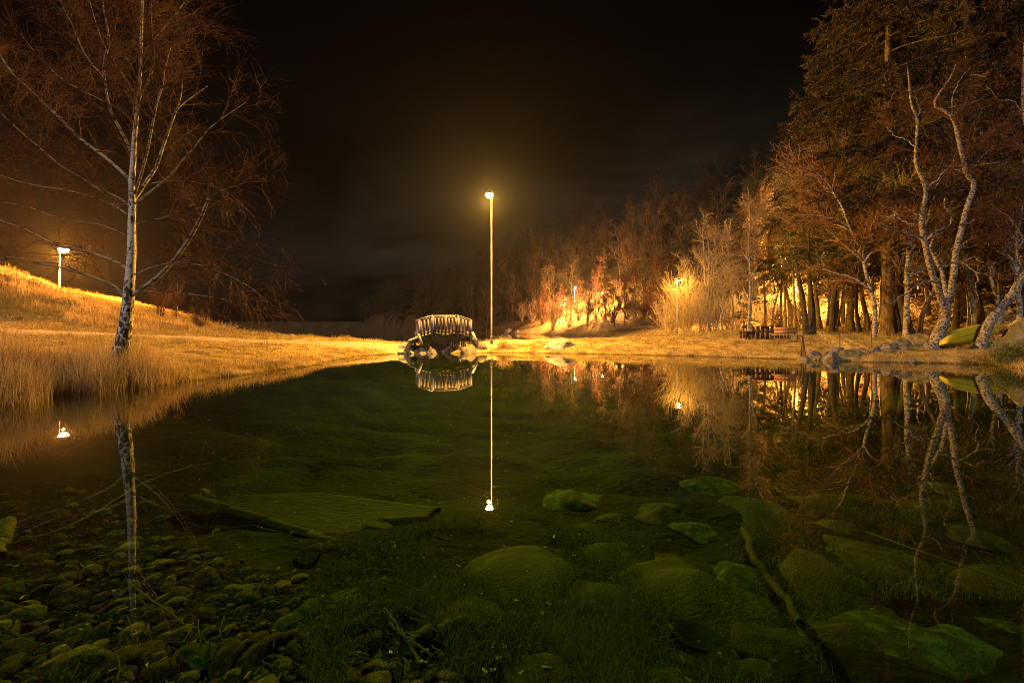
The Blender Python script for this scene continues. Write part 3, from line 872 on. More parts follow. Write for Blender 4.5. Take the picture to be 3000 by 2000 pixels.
L = [  # pixels, depth change, base radius, tip radius
    ([(380, 868), (401, 856), (452, 820), (498, 776), (547, 711), (586, 642), (612, 580)], -.5, .062, .034),
    ([(376, 880), (364, 866), (344, 845), (299, 822), (230, 799), (165, 780), (96, 768), (38, 753), (-60, 770)], -1.4, .04, .008),
    ([(385, 800), (367, 782), (306, 753), (245, 734), (172, 719), (77, 673), (0, 644), (-90, 600)], 1.3, .036, .010),
    ([(387, 540), (377, 524), (306, 459), (230, 402), (153, 325), (77, 253), (38, 218), (0, 161), (-50, 80)], 1.8, .045, .010),
    ([(391, 480), (386, 448), (364, 402), (337, 352), (318, 306), (306, 230), (304, 184), (318, 134), (314, 77), (302, 19), (292, -90)], -1.2, .042, .010),
    ([(388, 590), (404, 570), (425, 536), (455, 494), (478, 429), (501, 364), (517, 321), (530, 280), (534, 240)], 1.0, .05, .012),
    ([(513, 330), (530, 310), (555, 290), (608, 252)], .4, .02, .008),
    ([(388, 585), (398, 559), (425, 471), (440, 402), (452, 337), (463, 291), (478, 245), (480, 215), (500, 140)], -1.4, .034, .008),
    ([(388, 610), (406, 589), (459, 547), (505, 509), (532, 471), (566, 436), (597, 394), (628, 364), (720, 300)], -1.0, .028, .006),
    ([(388, 612), (373, 597), (337, 574), (283, 551), (245, 524), (184, 490), (115, 432), (57, 383), (0, 329), (-40, 290)], -1.8, .03, .008),
    ([(408, 290), (417, 276), (444, 214), (453, 161), (448, 115), (444, 57), (444, -60)], .9, .022, .006),
    ([(308, 240), (306, 230), (260, 176), (233, 126), (214, 77), (184, 19), (165, -60)], -.5, .022, .006),
    ([(386, 800), (394, 803), (440, 784), (517, 768), (612, 784), (727, 837), (785, 885)], -1.3, .016, .004),
    ([(387, 665), (398, 654), (478, 638), (555, 604), (700, 540), (790, 530)], 1.5, .018, .004),
    ([(380, 862), (394, 856), (478, 853), (574, 864), (690, 883), (765, 910)], 1.7, .016, .004),
    ([(386, 700), (370, 690), (300, 660), (180, 640), (60, 600), (-60, 590)], -1.0, .018, .004),
    ([(386, 560), (430, 540), (540, 530), (660, 560), (750, 640)], .9, .016, .004),
    ([(404, 300), (380, 250), (340, 190), (300, 120), (270, 30), (250, -60)], 1.2, .018, .005),
    ([(412, 180), (440, 130), (500, 60), (560, -20), (600, -80)], -.8, .016, .005),
    ([(398, 370), (350, 320), (270, 280), (180, 230), (100, 150), (60, 100)], -.8, .018, .005),
    ([(388, 640), (330, 600), (210, 560), (90, 540), (-40, 500)], .8, .018, .005),
]
tY = lambda py: float(np.interp(-py, [-p[1] for p in tr_px], np.linspace(YB, YB + .5, len(tr_px))))
limbs, lr = [], []
for px, dY, r0, r1 in L:
    y0 = tY(px[0][1]) if px[0][0] < 440 else YB + .6
    P = limb3(px, y0, dY, 16)
    limbs.append(P); lr.append(np.linspace(1, 0, 16) ** .8 * (r0 - r1) + r1)
limbs, lr = np.array(limbs), np.array(lr)
for k in range(len(limbs)):
    mk('limb', tubes(limbs[k], lr[k], 8), M['birch_thin'], birch, smooth=True)
up_tr = trunk[30:][None]; up_r = trr[30:][None]
b1, r1 = grow(limbs, lr, 330, (.7, 2.0), (20, 55), 8, (.011, .004), g, t0=.18, up=.12, wob=.10, droop=.015)
b1b, r1b = grow(up_tr, up_r, 70, (.9, 2.2), (30, 60), 8, (.012, .004), g, t0=.05, up=.2, wob=.10)
b1 = np.concatenate([b1, b1b]); r1 = np.concatenate([r1, r1b])
b2, r2 = grow(b1, r1, 3600, (.35, 1.1), (20, 60), 5, (.0048, .0026), g, t0=.15, up=.05, wob=.16, droop=.05)
b3, r3 = grow(b2, r2, 11000, (.15, .6), (20, 60), 4, (.0030, .0021), g, t0=.1, wob=.2, droop=.07)
mk('twigs', join(tubes(b1, r1, 4), tubes(b2, r2, 3), tubes(b3, r3, 3)), M['twig'], birch)

# --- the forked birch on the right bank
YF = 20.6
def px_tree(name, label, Y, stems, limbs_px, bark, twigmat, n1, n2, n3, rads, lens=((.5, 1.5), (.3, .8), (.15, .4)), seed=1, group=None, up=.1, wob=.18):
    g = np.random.default_rng(seed)
    st, sr = [], []
    for px, dY, r0, r1_, y_off in stems:
        P = limb3(px, Y + y_off, dY, 30)
        rr0 = np.linspace(1, 0, 30) ** .85 * (r0 - r1_) + r1_
        if not st:
            P[0] += np.array([-.06, 0, -.45]); rr0[0] *= 1.35; rr0[1] *= 1.12
        st.append(P); sr.append(rr0)
    b0 = np.array([st[0][0, 0], st[0][0, 1], hz1(st[0][0, 0], st[0][0, 1])])
    t = thing(name, b0, label, 'tree', group)
    for P, rr in zip(st, sr):
        mk('trunk', tubes(P, rr, 11), bark, t, smooth=True)
    lb, lrr = [], []
    for px, dY, r0, y_off in limbs_px:
        P = limb3(px, Y + y_off, dY, 16)
        P = P + np.r_[np.zeros((1, 3)), g.normal(size=(15, 3)) * .025]
        rr = np.linspace(1, .25, 16) * r0
        lb.append(P); lrr.append(rr)
        mk('limb', tubes(P, rr, 7), bark, t, smooth=True)
    src = np.array([spline(P[9:], 16) for P in st] + lb); srr = np.array([np.interp(np.linspace(0, 1, 16), np.linspace(0, 1, 21), rr[9:]) for rr in sr] + lrr)
    b1, r1 = grow(src, srr, n1, lens[0], (30, 75), 7, (rads[0], rads[1]), g, t0=.15, up=up, wob=wob)
    b2, r2 = grow(b1, r1, n2, lens[1], (25, 65), 5, (rads[1] * 1.2, rads[2]), g, t0=.15, wob=.22, up=up * .5)
    b3, r3 = grow(b2, r2, n3, lens[2], (25, 65), 4, (rads[2], rads[2] * .7), g, t0=.1, wob=.24)
    mk('twigs', join(tubes(b1, r1, 4), tubes(b2, r2, 3), tubes(b3, r3, 3)), twigmat, t)
    return t
dx = lambda z: 2500 + z * .22321
dy = lambda z: 600 + z * .22321
D = lambda *p: [(dx(a), dy(b_)) for a, b_ in p]
px_tree('birch_tree', 'forked silver barked birch on the right bank beside the bow of the yellow canoe', YF,
    [([(2722, 1022), (2739, 1008), (2752, 972), (2766, 937), (2772, 890), (2780, 868)], .2, .29, .16, 0),
     ([(2766, 905), (2750, 853), (2737, 820), (2727, 788), (2722, 770), (2712, 723), (2700, 660), (2702, 625), (2713, 558), (2704, 527), (2684, 482), (2684, 424), (2687, 348), (2671, 312), (2664, 250), (2660, 200)], -1.0, .145, .022, .15),
     ([(2774, 895), (2788, 845), (2796, 784), (2800, 740), (2812, 692), (2834, 603), (2854, 536), (2834, 513), (2816, 446), (2798, 366), (2789, 344), (2762, 322), (2736, 308), (2760, 262), (2785, 228), (2800, 190)], .8, .15, .022, .2),
     ([(2776, 880), (2768, 840), (2757, 790), (2745, 770), (2725, 728), (2706, 708), (2690, 695)], 1.2, .10, .04, .2)],
    [(D((840, 440), (700, 390), (560, 330), (430, 275), (330, 250), (250, 165), (120, 95)), -1.5, .075, 0),
     (D((860, 262), (700, 235), (600, 170), (460, 155), (310, 120)), .9, .045, 0),
     (D((600, 130), (500, 60), (390, 25), (330, -40)), .3, .03, .3),
     (D((960, 460), (1060, 370), (1200, 310), (1290, 220), (1300, 150), (1240, 80), (1215, 0), (1200, -90)), -1.2, .085, 0),
     (D((1020, 560), (1040, 470), (1090, 400), (1130, 370)), .5, .05, 0),
     (D((1110, 810), (1200, 800), (1290, 760), (1420, 750), (1520, 820), (1600, 880), (1760, 930)), -1.2, .06, 0),
     (D((1420, 750), (1580, 690), (1640, 715), (1740, 765), (1880, 760), (1970, 700)), -.7, .035, -.7),
     (D((1600, 880), (1640, 980), (1605, 1040), (1640, 1200), (1590, 1290), (1500, 1340)), -.3, .035, -1.2),
     (D((1740, 900), (1830, 915), (1930, 915), (1940, 970), (2110, 985)), -.3, .03, -1.1),
     (D((1020, 1000), (930, 1020), (820, 1070), (720, 1150), (600, 1220), (470, 1300), (350, 1310), (200, 1335)), -1.5, .055, 0),
     (D((960, 840), (860, 850), (740, 920), (700, 1010)), -.8, .03, 0),
     (D((1410, 260), (1500, 240), (1620, 180), (1740, 185), (1850, 250), (1950, 320), (2090, 260)), .9, .045, .3),
     (D((1400, 560), (1500, 480), (1600, 410), (1720, 350)), .9, .03, .3),
     (D((1400, 565), (1560, 545), (1700, 510), (1850, 500)), .9, .025, .3),
     (D((880, 140), (820, 120), (740, 60), (660, 0)), .6, .03, -.4),
     ([(2684, 430), (2660, 412), (2628, 400), (2600, 375), (2585, 368)], .8, .03, -.6),
     ([(2690, 340), (2695, 320), (2688, 300), (2682, 280)], .3, .03, -.7),
     ([(2713, 558), (2760, 510), (2790, 480), (2802, 450)], -.7, .035, -.4),
     ([(2834, 513), (2810, 500), (2775, 488), (2760, 460)], .8, .03, .6),
     ([(2836, 500), (2862, 480), (2895, 445), (2930, 435), (2960, 420)], -1.0, .035, .6),
     ([(2790, 345), (2820, 310), (2850, 300), (2880, 290)], .7, .03, .8),
     ([(2789, 340), (2790, 310), (2795, 270), (2812, 235), (2845, 195)], .4, .035, .9)],
    M['birch_old'], M['twig'], 150, 900, 3000, (.016, .008, .005), seed=5)

# --- the leaning birch at the right edge
px_tree('birch_tree', 'thick birch trunk leaning out to the right across the end of the yellow canoe', 19.9,
    [([(2862, 1024), (2877, 1002), (2886, 975), (2903, 937), (2930, 905), (2961, 872), (2985, 830), (3008, 780), (3030, 700), (3040, 600), (3034, 480), (3010, 380), (2998, 300), (3000, 190), (3005, 80)], .8, .21, .03, 0)],
    [(D((2200, 800), (2170, 680), (2140, 540), (2120, 430), (2130, 380)), -.6, .05, .3),
     ([(3022, 720), (2990, 690), (2960, 640), (2905, 600), (2860, 580)], .8, .045, .4),
     ([(3030, 480), (2990, 420), (2950, 400), (2900, 395)], -.8, .04, .5),
     ([(3005, 340), (2970, 300), (2930, 290), (2890, 250)], .8, .035, .6)],
    M['birch_old'], M['twig'], 70, 420, 1400, (.016, .008, .005), seed=8)

# ------------------------------------------------------------------ grown trees
def bare_tree(name, label, base, H, r0, spread, g, bark, twigmat, n=(16, 140, 700), twr=(.03, .012, .008), lean=(0, 0), crown0=.3, group=None, stems=1,
              updir=.25, kink=.05, ang=(30, 65), limb_sep=False, stem_spread=.12, rtip=.12):
    base = np.array(base, float)
    t = thing(name, base, label, 'tree' if 'shrub' not in name and 'bush' not in name else 'shrub', group)
    SP, SR = [], []
    for s in range(stems):
        h = H * (1 if s == 0 else g.uniform(.65, .98))
        P = np.zeros((14, 3)); P[0] = base + np.array([0, 0, -.25])
        if s: P[0, :2] += g.normal(size=2) * r0 * 1.3
        d = np.array([lean[0] + (g.normal() * stem_spread if stems > 1 else 0), lean[1] + (g.normal() * stem_spread if stems > 1 else 0), 1.0])
        for k in range(1, 14):
            P[k] = P[k - 1] + d / np.linalg.norm(d) * (h + .25) / 13
            d = d + g.normal(size=3) * kink * np.array([1, 1, .3]); d[2] = max(d[2], .6); d[:2] *= .985
        SP.append(P); SR.append(np.linspace(1, rtip, 14) ** .9 * r0 * (1 if s == 0 else g.uniform(.55, .9)))
    SP, SR = np.array(SP), np.array(SR)
    for P, rr in zip(SP, SR):
        rr = rr.copy(); rr[0] *= 1.45; rr[1] *= 1.08
        mk('trunk', tubes(spline(P, 26), np.interp(np.linspace(0, 1, 26), np.linspace(0, 1, 14), rr), 10), bark, t, smooth=True)
    l1, q1 = grow(SP, SR, n[0], (spread * .6, spread), ang, 9, (twr[0] * 1.6, twr[0] * .5), g, t0=crown0, t1=.98, up=updir, wob=.13)
    l2, q2 = grow(np.concatenate([l1]), q1, n[1], (spread * .25, spread * .6), (25, 60), 6, (twr[0] * .7, twr[1]), g, t0=.15, up=updir * .4, wob=.18)
    l3, q3 = grow(l2, q2, n[2], (spread * .1, spread * .28), (25, 60), 4, (twr[1], twr[2]), g, t0=.1, up=.05, wob=.22)
    if limb_sep:
        mk('limbs', tubes(l1, q1, 6), bark, t, smooth=True)
        mk('twigs', join(tubes(l2, q2, 3), tubes(l3, q3, 3)), twigmat, t)
    else:
        mk('twigs', join(tubes(l1, q1, 5), tubes(l2, q2, 3), tubes(l3, q3, 3)), twigmat, t)
    return t

def conifer_geo(base, H, crown_r, crown0, g, nb=60, per=70, droop=.25, leaf=(.3, .055), asym=0):
    """drooping boughs clothed in many small needle sprays"""
    base = np.array(base, float)
    zt = np.sort(g.uniform(crown0, .985, nb))
    az = g.uniform(0, 2 * np.pi, nb) + np.arange(nb) * 2.4
    frac = (1 - zt) / (1 - crown0)
    ln = crown_r * (.12 + .88 * frac ** .8) * g.uniform(.7, 1.12, nb)
    N = 9; tt = np.linspace(0, 1, N)
    P = np.zeros((nb, N, 3))
    P[..., 0] = base[0] + np.cos(az)[:, None] * ln[:, None] * tt
    P[..., 1] = base[1] + np.sin(az)[:, None] * ln[:, None] * tt
    P[..., 2] = base[2] + (zt * H)[:, None] + ln[:, None] * (.12 * tt - droop * 1.6 * tt ** 2 + droop * .7 * tt ** 4) + g.normal(size=(nb, 1)) * .1
    Rr = (.012 + .02 * frac)[:, None] * np.linspace(1, .25, N)[None] * (H / 14)
    s2, q2 = grow(P, Rr, nb * 9, (crown_r * .12, crown_r * .30), (35, 75), 5, (.012, .006), g, t0=.15, wob=.1, droop=.12, flat=.75)
    # sprays on the side shoots and boughs
    m = nb * per
    par = g.integers(0, len(s2), m); u = g.uniform(0.05, 1, m) * 4
    i = np.clip(u.astype(int), 0, 3); f = (u - i)[:, None]
    C = s2[par, i] * (1 - f) + s2[par, i + 1] * f
    D_ = s2[par, i + 1] - s2[par, i]; D_ /= np.linalg.norm(D_, axis=1, keepdims=True)
    D_ = D_ + g.normal(size=(m, 3)) * .55; D_[:, 2] -= .28
    D_ /= np.linalg.norm(D_, axis=1, keepdims=True)
    L_ = leaf[0] * g.uniform(.5, 1.3, m)
    fol = leaf_quads(C + D_ * L_[:, None] * .35, D_, rand_unit(m, g), L_, leaf[1] * g.uniform(.6, 1.4, m))
    return (P, Rr, s2, q2), fol

def conifer(name, label, base, H, crown_r, crown0, g, r0, bark, needle, nb=60, per=70, droop=.25, leaf=(.3, .055), group=None, lean=(0, 0), trunks=None):
    t = thing(name, base, label, 'tree', group)
    base = np.array(base, float)
    hs = np.linspace(-.3, H, 24)
    P = np.stack([base[0] + lean[0] * hs + .05 * np.sin(hs * .7), base[1] + lean[1] * hs, base[2] + hs], 1)
    rr = r0 * np.clip(1 - hs / H, .03, 1) ** .8; rr[0] *= 1.5; rr[1] *= 1.12
    mk('trunk', tubes(P, rr, 14), bark, t, smooth=True)
    for extra in (trunks or []):
        mk('trunk', tubes(spline(extra[0], 16), np.linspace(1, .4, 16) * extra[1], 10), bark, t, smooth=True)
    (P1, R1, s2, q2), fol = conifer_geo(base, H, crown_r, crown0, g, nb, per, droop, leaf)
    mk('boughs', join(tubes(P1, R1, 5), tubes(s2, q2, 3)), bark, t)
    mk('needles', fol, needle, t)
    return t

def gb(px, Y):
    """point of the ground under column px at depth Y"""
    X = (px - 1500) / F_PX * Y
    return np.array([X, Y, hz1(X, Y)])

# big spruces of the right corner
g = np.random.default_rng(21)
conifer('spruce_tree', 'huge spruce with a thick pale trunk right of the bare green crowned tree', gb(2602, 26.5), 27, 6.2, .31, g, .37, M['bark'], M['needle'], 190, 330, .34, (.36, .07))
conifer('spruce_tree', 'dark spruce whose drooping boughs make the left edge of the wood against the sky', gb(2440, 37), 27, 6.4, .16, g, .42, M['bark_dark'], M['needle'], 150, 300, .34, (.48, .10))
conifer('spruce_tree', 'tall spruce filling the top right corner behind the forked birch', gb(2830, 31), 29, 7.0, .15, g, .42, M['bark_dark'], M['needle'], 160, 300, .34, (.44, .09))
conifer('spruce_tree', 'spruce at the right edge behind the leaning birch trunk', gb(3010, 28), 25, 6.0, .12, g, .36, M['bark_dark'], M['needle'], 140, 260, .34, (.42, .085))
conifer('spruce_tree', 'spruce standing high on the slope left of the other corner spruces', gb(2330, 52), 25, 6.0, .08, g, .36, M['bark_dark'], M['needle'], 90, 200, .34, (.5, .10))
# spreading pine over the bench
pb = gb(2372, 28.5)
q1 = [gb(2362, 28.2), at(2352, 880, 28.1), at(2340, 820, 28.0), at(2330, 760, 27.8)]
q2_ = [gb(2382, 28.5), at(2380, 900, 28.4), at(2372, 830, 28.3), at(2368, 740, 28.3)]
conifer('yew_tree', 'dark twin trunked evergreen with flat spreading boughs above the bench', pb, 8.2, 3.9, .42, g, .16, M['bark_dark'], M['needle_green'], 46, 190, .02, (.2, .045),
        trunks=[(q1, .2), (q2_, .2)])
conifer('spruce_tree', 'small dark evergreen bush low between the thin birches left of the picnic table', gb(2178, 41), 3.6, 1.3, .05, g, .06, M['bark_dark'], M['needle_green'], 40, 60, .1, (.16, .04))

# bare trees of the right wood
bare_tree('bare_tree', 'greenish bare tree with a wide domed crown behind the bench', gb(2492, 30.5), 14.2, .24, 4.2, g, M['bark_moss'], M['twig_green'], (26, 520, 5200), (.05, .016, .011), crown0=.5, lean=(-.06, 0), updir=.25, kink=.05)
T = [  # px, Y, H, r, lean, label, bark
    (2437, 29.5, 9.0, .19, (.01, 0), 'straight dark trunk with a flared root right of the twin trunked evergreen', 'bark_dark'),
    (2450, 30.5, 6.0, .08, (.12, 0), 'thin kinked dark stem close right of the flared root trunk', 'bark_dark'),
    (2487, 31.0, 7.0, .09, (-.02, .02), 'slim mossy trunk left of the curved leaning trunk', 'bark_moss'),
    (2522, 28.8, 8.0, .13, (-.22, 0), 'curved trunk leaning left between the bench and the big spruce', 'bark_dark'),
    (2541, 29.5, 8.5, .17, (.01, 0), 'grey upright trunk close left of the big spruce', 'bark_moss'),
    (2630, 28.0, 8.0, .20, (.0, .02), 'dark trunk hidden close behind the right side of the big spruce', 'bark_dark'),
    (2664, 25.0, 9.0, .25, (-.12, 0), 'dark thick trunk leaning towards the big spruce from the right', 'bark_dark'),
    (2690, 24.6, 10., .13, (.12, 0), 'slim lit trunk between the dark leaning trunk and the forked birch', 'bark_moss'),
    (2800, 27.0, 9.0, .18, (.0, 0), 'black trunk in the wood right of the forked birch', 'bark_dark'),
    (2842, 28.0, 9.5, .14, (-.02, 0), 'mossy trunk in the wood above the middle of the canoe', 'bark_moss'),
    (2872, 26.5, 9.0, .22, (.05, 0), 'wide mossy trunk in the wood above the right half of the canoe', 'bark_moss'),
    (2930, 30.0, 10., .15, (.02, 0), 'dim trunk in the wood above the cut log', 'bark_dark'),
    (2580, 36.0, 11., .15, (.02, 0), 'distant trunk in the wood seen left of the big spruce', 'bark'),
    (2720, 33.0, 11., .14, (-.02, 0), 'distant trunk in the wood between the slim lit trunk and the forked birch', 'bark'),
    (2760, 38.0, 12., .16, (.03, 0), 'distant trunk high on the slope behind the forked birch', 'bark'),
    (2470, 39.0, 11., .16, (.0, 0), 'distant trunk on the lit slope behind the slim mossy trunk', 'bark'),
    (2290, 43.0, 12., .14, (-.03, 0), 'pale lit trunk behind the right end of the picnic table', 'bark'),
    (2316, 44.5, 12., .22, (.0, 0), 'bright thick trunk lit by the lamp behind the bench', 'bark'),
    (2262, 46.0, 11., .12, (.05, 0), 'thin leaning lit trunk behind the picnic table', 'bark'),
    (2405, 36.0, 10., .13, (-.10, 0), 'leaning trunk against the bright lit slope right of the evergreen', 'bark'),
]
for k, (px, Y, H, r, ln, lb, bk) in enumerate(T):
    bare_tree('bare_tree', lb, gb(px, Y), H, r, 2.6, g, M[bk], M['twig_green'], (14, 120, 700), (.03, .014, .009), crown0=.3, lean=ln, kink=.06, updir=.2)
T = [
    (2400, 33.0, 13.5, .15, (-.05, 0), 'bare brown tree whose crown spreads left of the green domed crown'),
    (2560, 24.8, 10.5, .12, (.02, 0), 'bare brown tree with a tangled crown right of the green domed crown'),
    (2655, 23.6, 12.5, .14, (.03, 0), 'bare brown tree crossing the big spruce from the right'),
    (2860, 24.0, 13.5, .15, (-.03, 0), 'bare brown tree with a red tinged crown behind the right stem of the forked birch'),
    (2925, 25.0, 12.0, .14, (.03, 0), 'bare brown tree between the forked birch and the leaning birch'),
    (2985, 23.0, 11.0, .13, (-.02, 0), 'bare tree at the right edge above the huge mossy boulder'),
    (2300, 38.0, 13.0, .13, (.02, 0), 'bare tree above the evergreen, left of the green domed crown'),
    (2240, 44.0, 13.0, .13, (.03, 0), 'bare tree rising behind the picnic table'),
]
for k, (px, Y, H, r, ln, lb) in enumerate(T):
    bare_tree('bare_tree', lb, gb(px, Y), H, r, 4.0, g, M['birch_thin'] if k in (1, 2, 4, 5, 6) else M['bark_moss'], M['twig_brown'] if k not in (0, 6) else M['twig_green'], (22, 300, 2200), (.045, .014, .008), crown0=.25, lean=ln, kink=.09, updir=.2, limb_sep=True)
# thin birches and the willow fan by the lake
T = [
    (2078, 41.5, 13.0, .11, (-.07, 0), 2, 'tall twin stemmed thin birch rising above the willow fan'),
    (2117, 42.0, 10.0, .09, (-.03, 0), 2, 'thin birch pair right of the tallest birch'),
    (2147, 43.0, 11.5, .09, (-.02, 0), 1, 'slender pale birch with a forked top left of the small evergreen'),
    (2192, 39.0, 13.5, .12, (.03, 0), 2, 'dark stemmed thin birch just left of the picnic table'),
    (2330, 33.5, 12.5, .10, (-.03, 0), 1, 'thin pale birch rising behind the evergreen over the bench'),
    (2052, 43.5, 8.0, .07, (.02, 0), 3, 'low clump of thin birches on the right of the willow fan'),
    (2100, 40.0, 7.0, .06, (.05, 0), 3, 'short clump of thin stems below the thin birch pair'),
]
for px, Y, H, r, ln, ns, lb in T:
    bare_tree('birch_tree', lb, gb(px, Y), H, r, 2.2, g, M['birch_thin'], M['twig_pale'], (20, 170, 900), (.022, .011, .008), crown0=.3, lean=ln, stems=ns, kink=.06, updir=.5, ang=(18, 45), stem_spread=.06)
def fan_shrub(name, label, base, H, spread, g, mat, ns=26, n2=220, n3=900, r=(.028, .011, .007), group=None, parent_cat='shrub'):
    base = np.array(base, float)
    th = g.uniform(0, 2 * np.pi, ns); rr = np.sqrt(g.uniform(0, 1, ns)) * spread
    N = 10; t = np.linspace(0, 1, N)
    P = np.zeros((ns, N, 3))
    hh = H * (1 - .35 * (rr / spread) ** 2) * g.uniform(.75, 1.05, ns)
    for k, (ex, f) in enumerate(((0, np.cos), (1, np.sin))):
        P[..., ex] = base[ex] + f(th)[:, None] * (.12 * rr[:, None] + rr[:, None] * .9 * t ** 1.25) + np.cumsum(g.normal(size=(ns, N)) * .035 * H / 6, 1)
    P[..., 2] = base[2] - .1 + hh[:, None] * t
    Rr = r[0] * np.linspace(1, .25, N)[None] * g.uniform(.6, 1.2, (ns, 1))
    l2, q2 = grow(P, Rr, n2, (H * .15, H * .35), (15, 40), 6, (r[1], r[1] * .6), g, t0=.15, up=.25, wob=.12)
    l3, q3 = grow(l2, q2, n3, (H * .06, H * .16), (15, 45), 4, (r[2], r[2] * .7), g, t0=.1, up=.15, wob=.18)
    o = mk(name, join(tubes(P, Rr, 5), tubes(l2, q2, 3), tubes(l3, q3, 3)), mat, None, base)
    return tag(o, label, parent_cat, group)
g = np.random.default_rng(33)
wl = noise_mat('willow_twigs', [(.34, .23, .08), (.46, .33, .12)], 4, bump=0)
fan_shrub('willow_bush', 'big bright yellow willow fan of fine twigs on the far side of the lawn', gb(2010, 43.5), 6.6, 2.9, g, wl, 60, 520, 2600, (.03, .012, .008))
fan_shrub('willow_bush', 'lower willow tuft at the left foot of the big yellow fan', gb(1962, 45.5), 3.4, 2.0, g, wl, 40, 260, 1000, (.02, .01, .008))
for k, (px, Y, H, sp, lb) in enumerate([
    (2060, 41.0, 4.6, 1.5, 'brown thicket right of the yellow willow fan'), (2095, 42.5, 4.2, 1.5, 'brown thicket under the thin birch pair'),
    (2135, 44.0, 3.6, 1.3, 'brown thicket left of the small dark evergreen'), (2235, 47.0, 3.0, 1.5, 'lit brush behind the picnic table'),
    (2285, 40.0, 2.6, 1.3, 'upright brush behind the bench'), (2335, 36.0, 2.8, 1.2, 'upright brush between the bench and the evergreen trunks'),
    (2310, 50.0, 4.0, 1.8, 'bright brush under the lamp in the pine branches'), (2160, 47.0, 4.2, 1.6, 'lit brush behind the slender pale birch')]):
    fan_shrub('brush_thicket', lb, gb(px, Y), H, sp, g, M['twig_pale'], 34, 200, 900, (.02, .010, .008))

# shrubs and small trees on the far lake shore, in front of the lamps there
g = np.random.default_rng(44)
protos = []
for k in range(4):
    protos.append(fan_shrub('shore_shrub', 'bare shrub on the lit far shore of the lake', np.zeros(3), 6.0 + k * .8, 2.6 + .3 * k, g, M['twig'] if k % 2 else M['twig_pale'], 22, 170, 800, (.05, .03, .02), group='bare shrubs on the far lake shore'))
used = set()
def place_shrub(px, Y, s, k, label='bare shrub on the lit far shore of the lake'):
    p = protos[k]
    if k in used:
        p = copy_tree(p)
    used.add(k)
    p.location = gb(px, Y); p.scale = (s, s, s); p.rotation_euler = (0, 0, px * .37)
    p['label'] = label
spots = [(1560, 118), (1590, 110), (1620, 106), (1640, 112), (1668, 104), (1695, 100), (1722, 96), (1745, 102), (1770, 90), (1795, 86), (1815, 95), (1838, 84), (1860, 80), (1885, 78), (1905, 84), (1925, 72), (1945, 68), (1965, 76), (1530, 126), (1506, 130)]
for k, (px, Y) in enumerate(spots):
    q = gb(px, Y)
    if min((q[0] - e[0]) ** 2 + (q[1] - e[1]) ** 2 for e in ((16.7, 114), (20.9, 100), (12.9, 106))) < 20: Y -= 6.5
    place_shrub(px, Y, g.uniform(.6, 1.05), k % 4)
tree_p = [bare_tree('shore_tree', 'slim bare tree on the lit far shore of the lake', (0, 0, 0), 11, .16, 3.0, g, M['bark_dark'], M['twig'], (18, 140, 700), (.05, .028, .02), group='slim bare trees on the far lake shore', crown0=.25) for k in range(3)]
used_t = set()
for k, (px, Y, s) in enumerate([(1640, 104, .75), (1720, 92, .7), (1775, 92, .8), (1830, 80, .8), (1690, 108, .7), (1862, 84, .85), (1800, 82, .7), (1898, 74, .8), (1935, 80, .9), (1605, 114, .8), (1745, 110, 1.0), (1570, 126, .9)]):
    p = tree_p[k % 3]
    if k % 3 in used_t: p = copy_tree(p)
    used_t.add(k % 3)
    p.location = gb(px, Y); p.scale = (s,) * 3; p.rotation_euler = (0, 0, k * 1.9)

# left mound saplings
g = np.random.default_rng(51)
bare_tree('bare_tree', 'small bare sapling on the left slope right of the birch trunk', gb(520, 33), 3.4, .05, 1.1, g, M['twig_pale'], M['twig'], (22, 160, 800), (.012, .007, .005), crown0=.15, updir=.5, ang=(20, 45))
fan_shrub('brush_bush', 'reddish bare bush right of the sapling on the left slope', gb(585, 32), 2.0, .9, g, M['twig'], 30, 200, 900, (.012, .007, .005))
fan_shrub('brush_bush', 'low straw coloured bush at the right end of the left slope', gb(650, 31), 1.0, 1.1, g, M['straw'], 40, 160, 400, (.01, .006, .004))
fan_shrub('brush_bush', 'faint tall bush behind the left slope above the stone heap', gb(470, 38), 3.4, 1.5, g, M['twig'], 30, 220, 1100, (.014, .008, .006))
for k, (x, y, h) in enumerate([(3.9, 0, 0)][:0]):
    pass

# ------------------------------------------------------------------ wood on the hillside: reads as one mass
def wood_tree(g, H, kind):
    """low detail tree for the far wood, about its own foot"""
    if kind == 'spruce':
        (P, Rr, s2, q2), fol = conifer_geo((0, 0, 0), H, H * .2, .05, g, 46, 16, .3, (1.0, .34))
        tr = tubes(np.array([[0, 0, 0], [0, 0, H * .5], [0, 0, H]]), np.array([.2, .12, .02]), 5)
        return join(tr, tubes(P, Rr, 3)), fol
    P = np.zeros((1, 9, 3)); P[0, :, 2] = np.linspace(-.4, H, 9); P[0, 1:, :2] = np.cumsum(g.normal(size=(8, 2)) * .2, 0)
    Rr = np.linspace(.17, .03, 9)[None]
    l1, q1 = grow(P, Rr, 14, (H * .25, H * .45), (25, 55), 6, (.07, .04), g, t0=.25, up=.3, wob=.12)
    l2, q2 = grow(l1, q1, 60, (H * .1, H * .24), (25, 55), 4, (.045, .028), g, t0=.15, up=.15, wob=.18)
    l3, q3 = grow(l2, q2, 260, (H * .05, H * .12), (25, 60), 3, (.03, .022), g, t0=.1, wob=.2)
    return join(tubes(P, Rr, 5), tubes(l1, q1, 3), tubes(l2, q2, 3), tubes(l3, q3, 3)), None
g = np.random.default_rng(61)
bare_p = [wood_tree(g, 11 + k, 'bare')[0] for k in range(6)]
spr_p = [wood_tree(g, 13 + k * 1.5, 'spruce') for k in range(3)]
cand = []
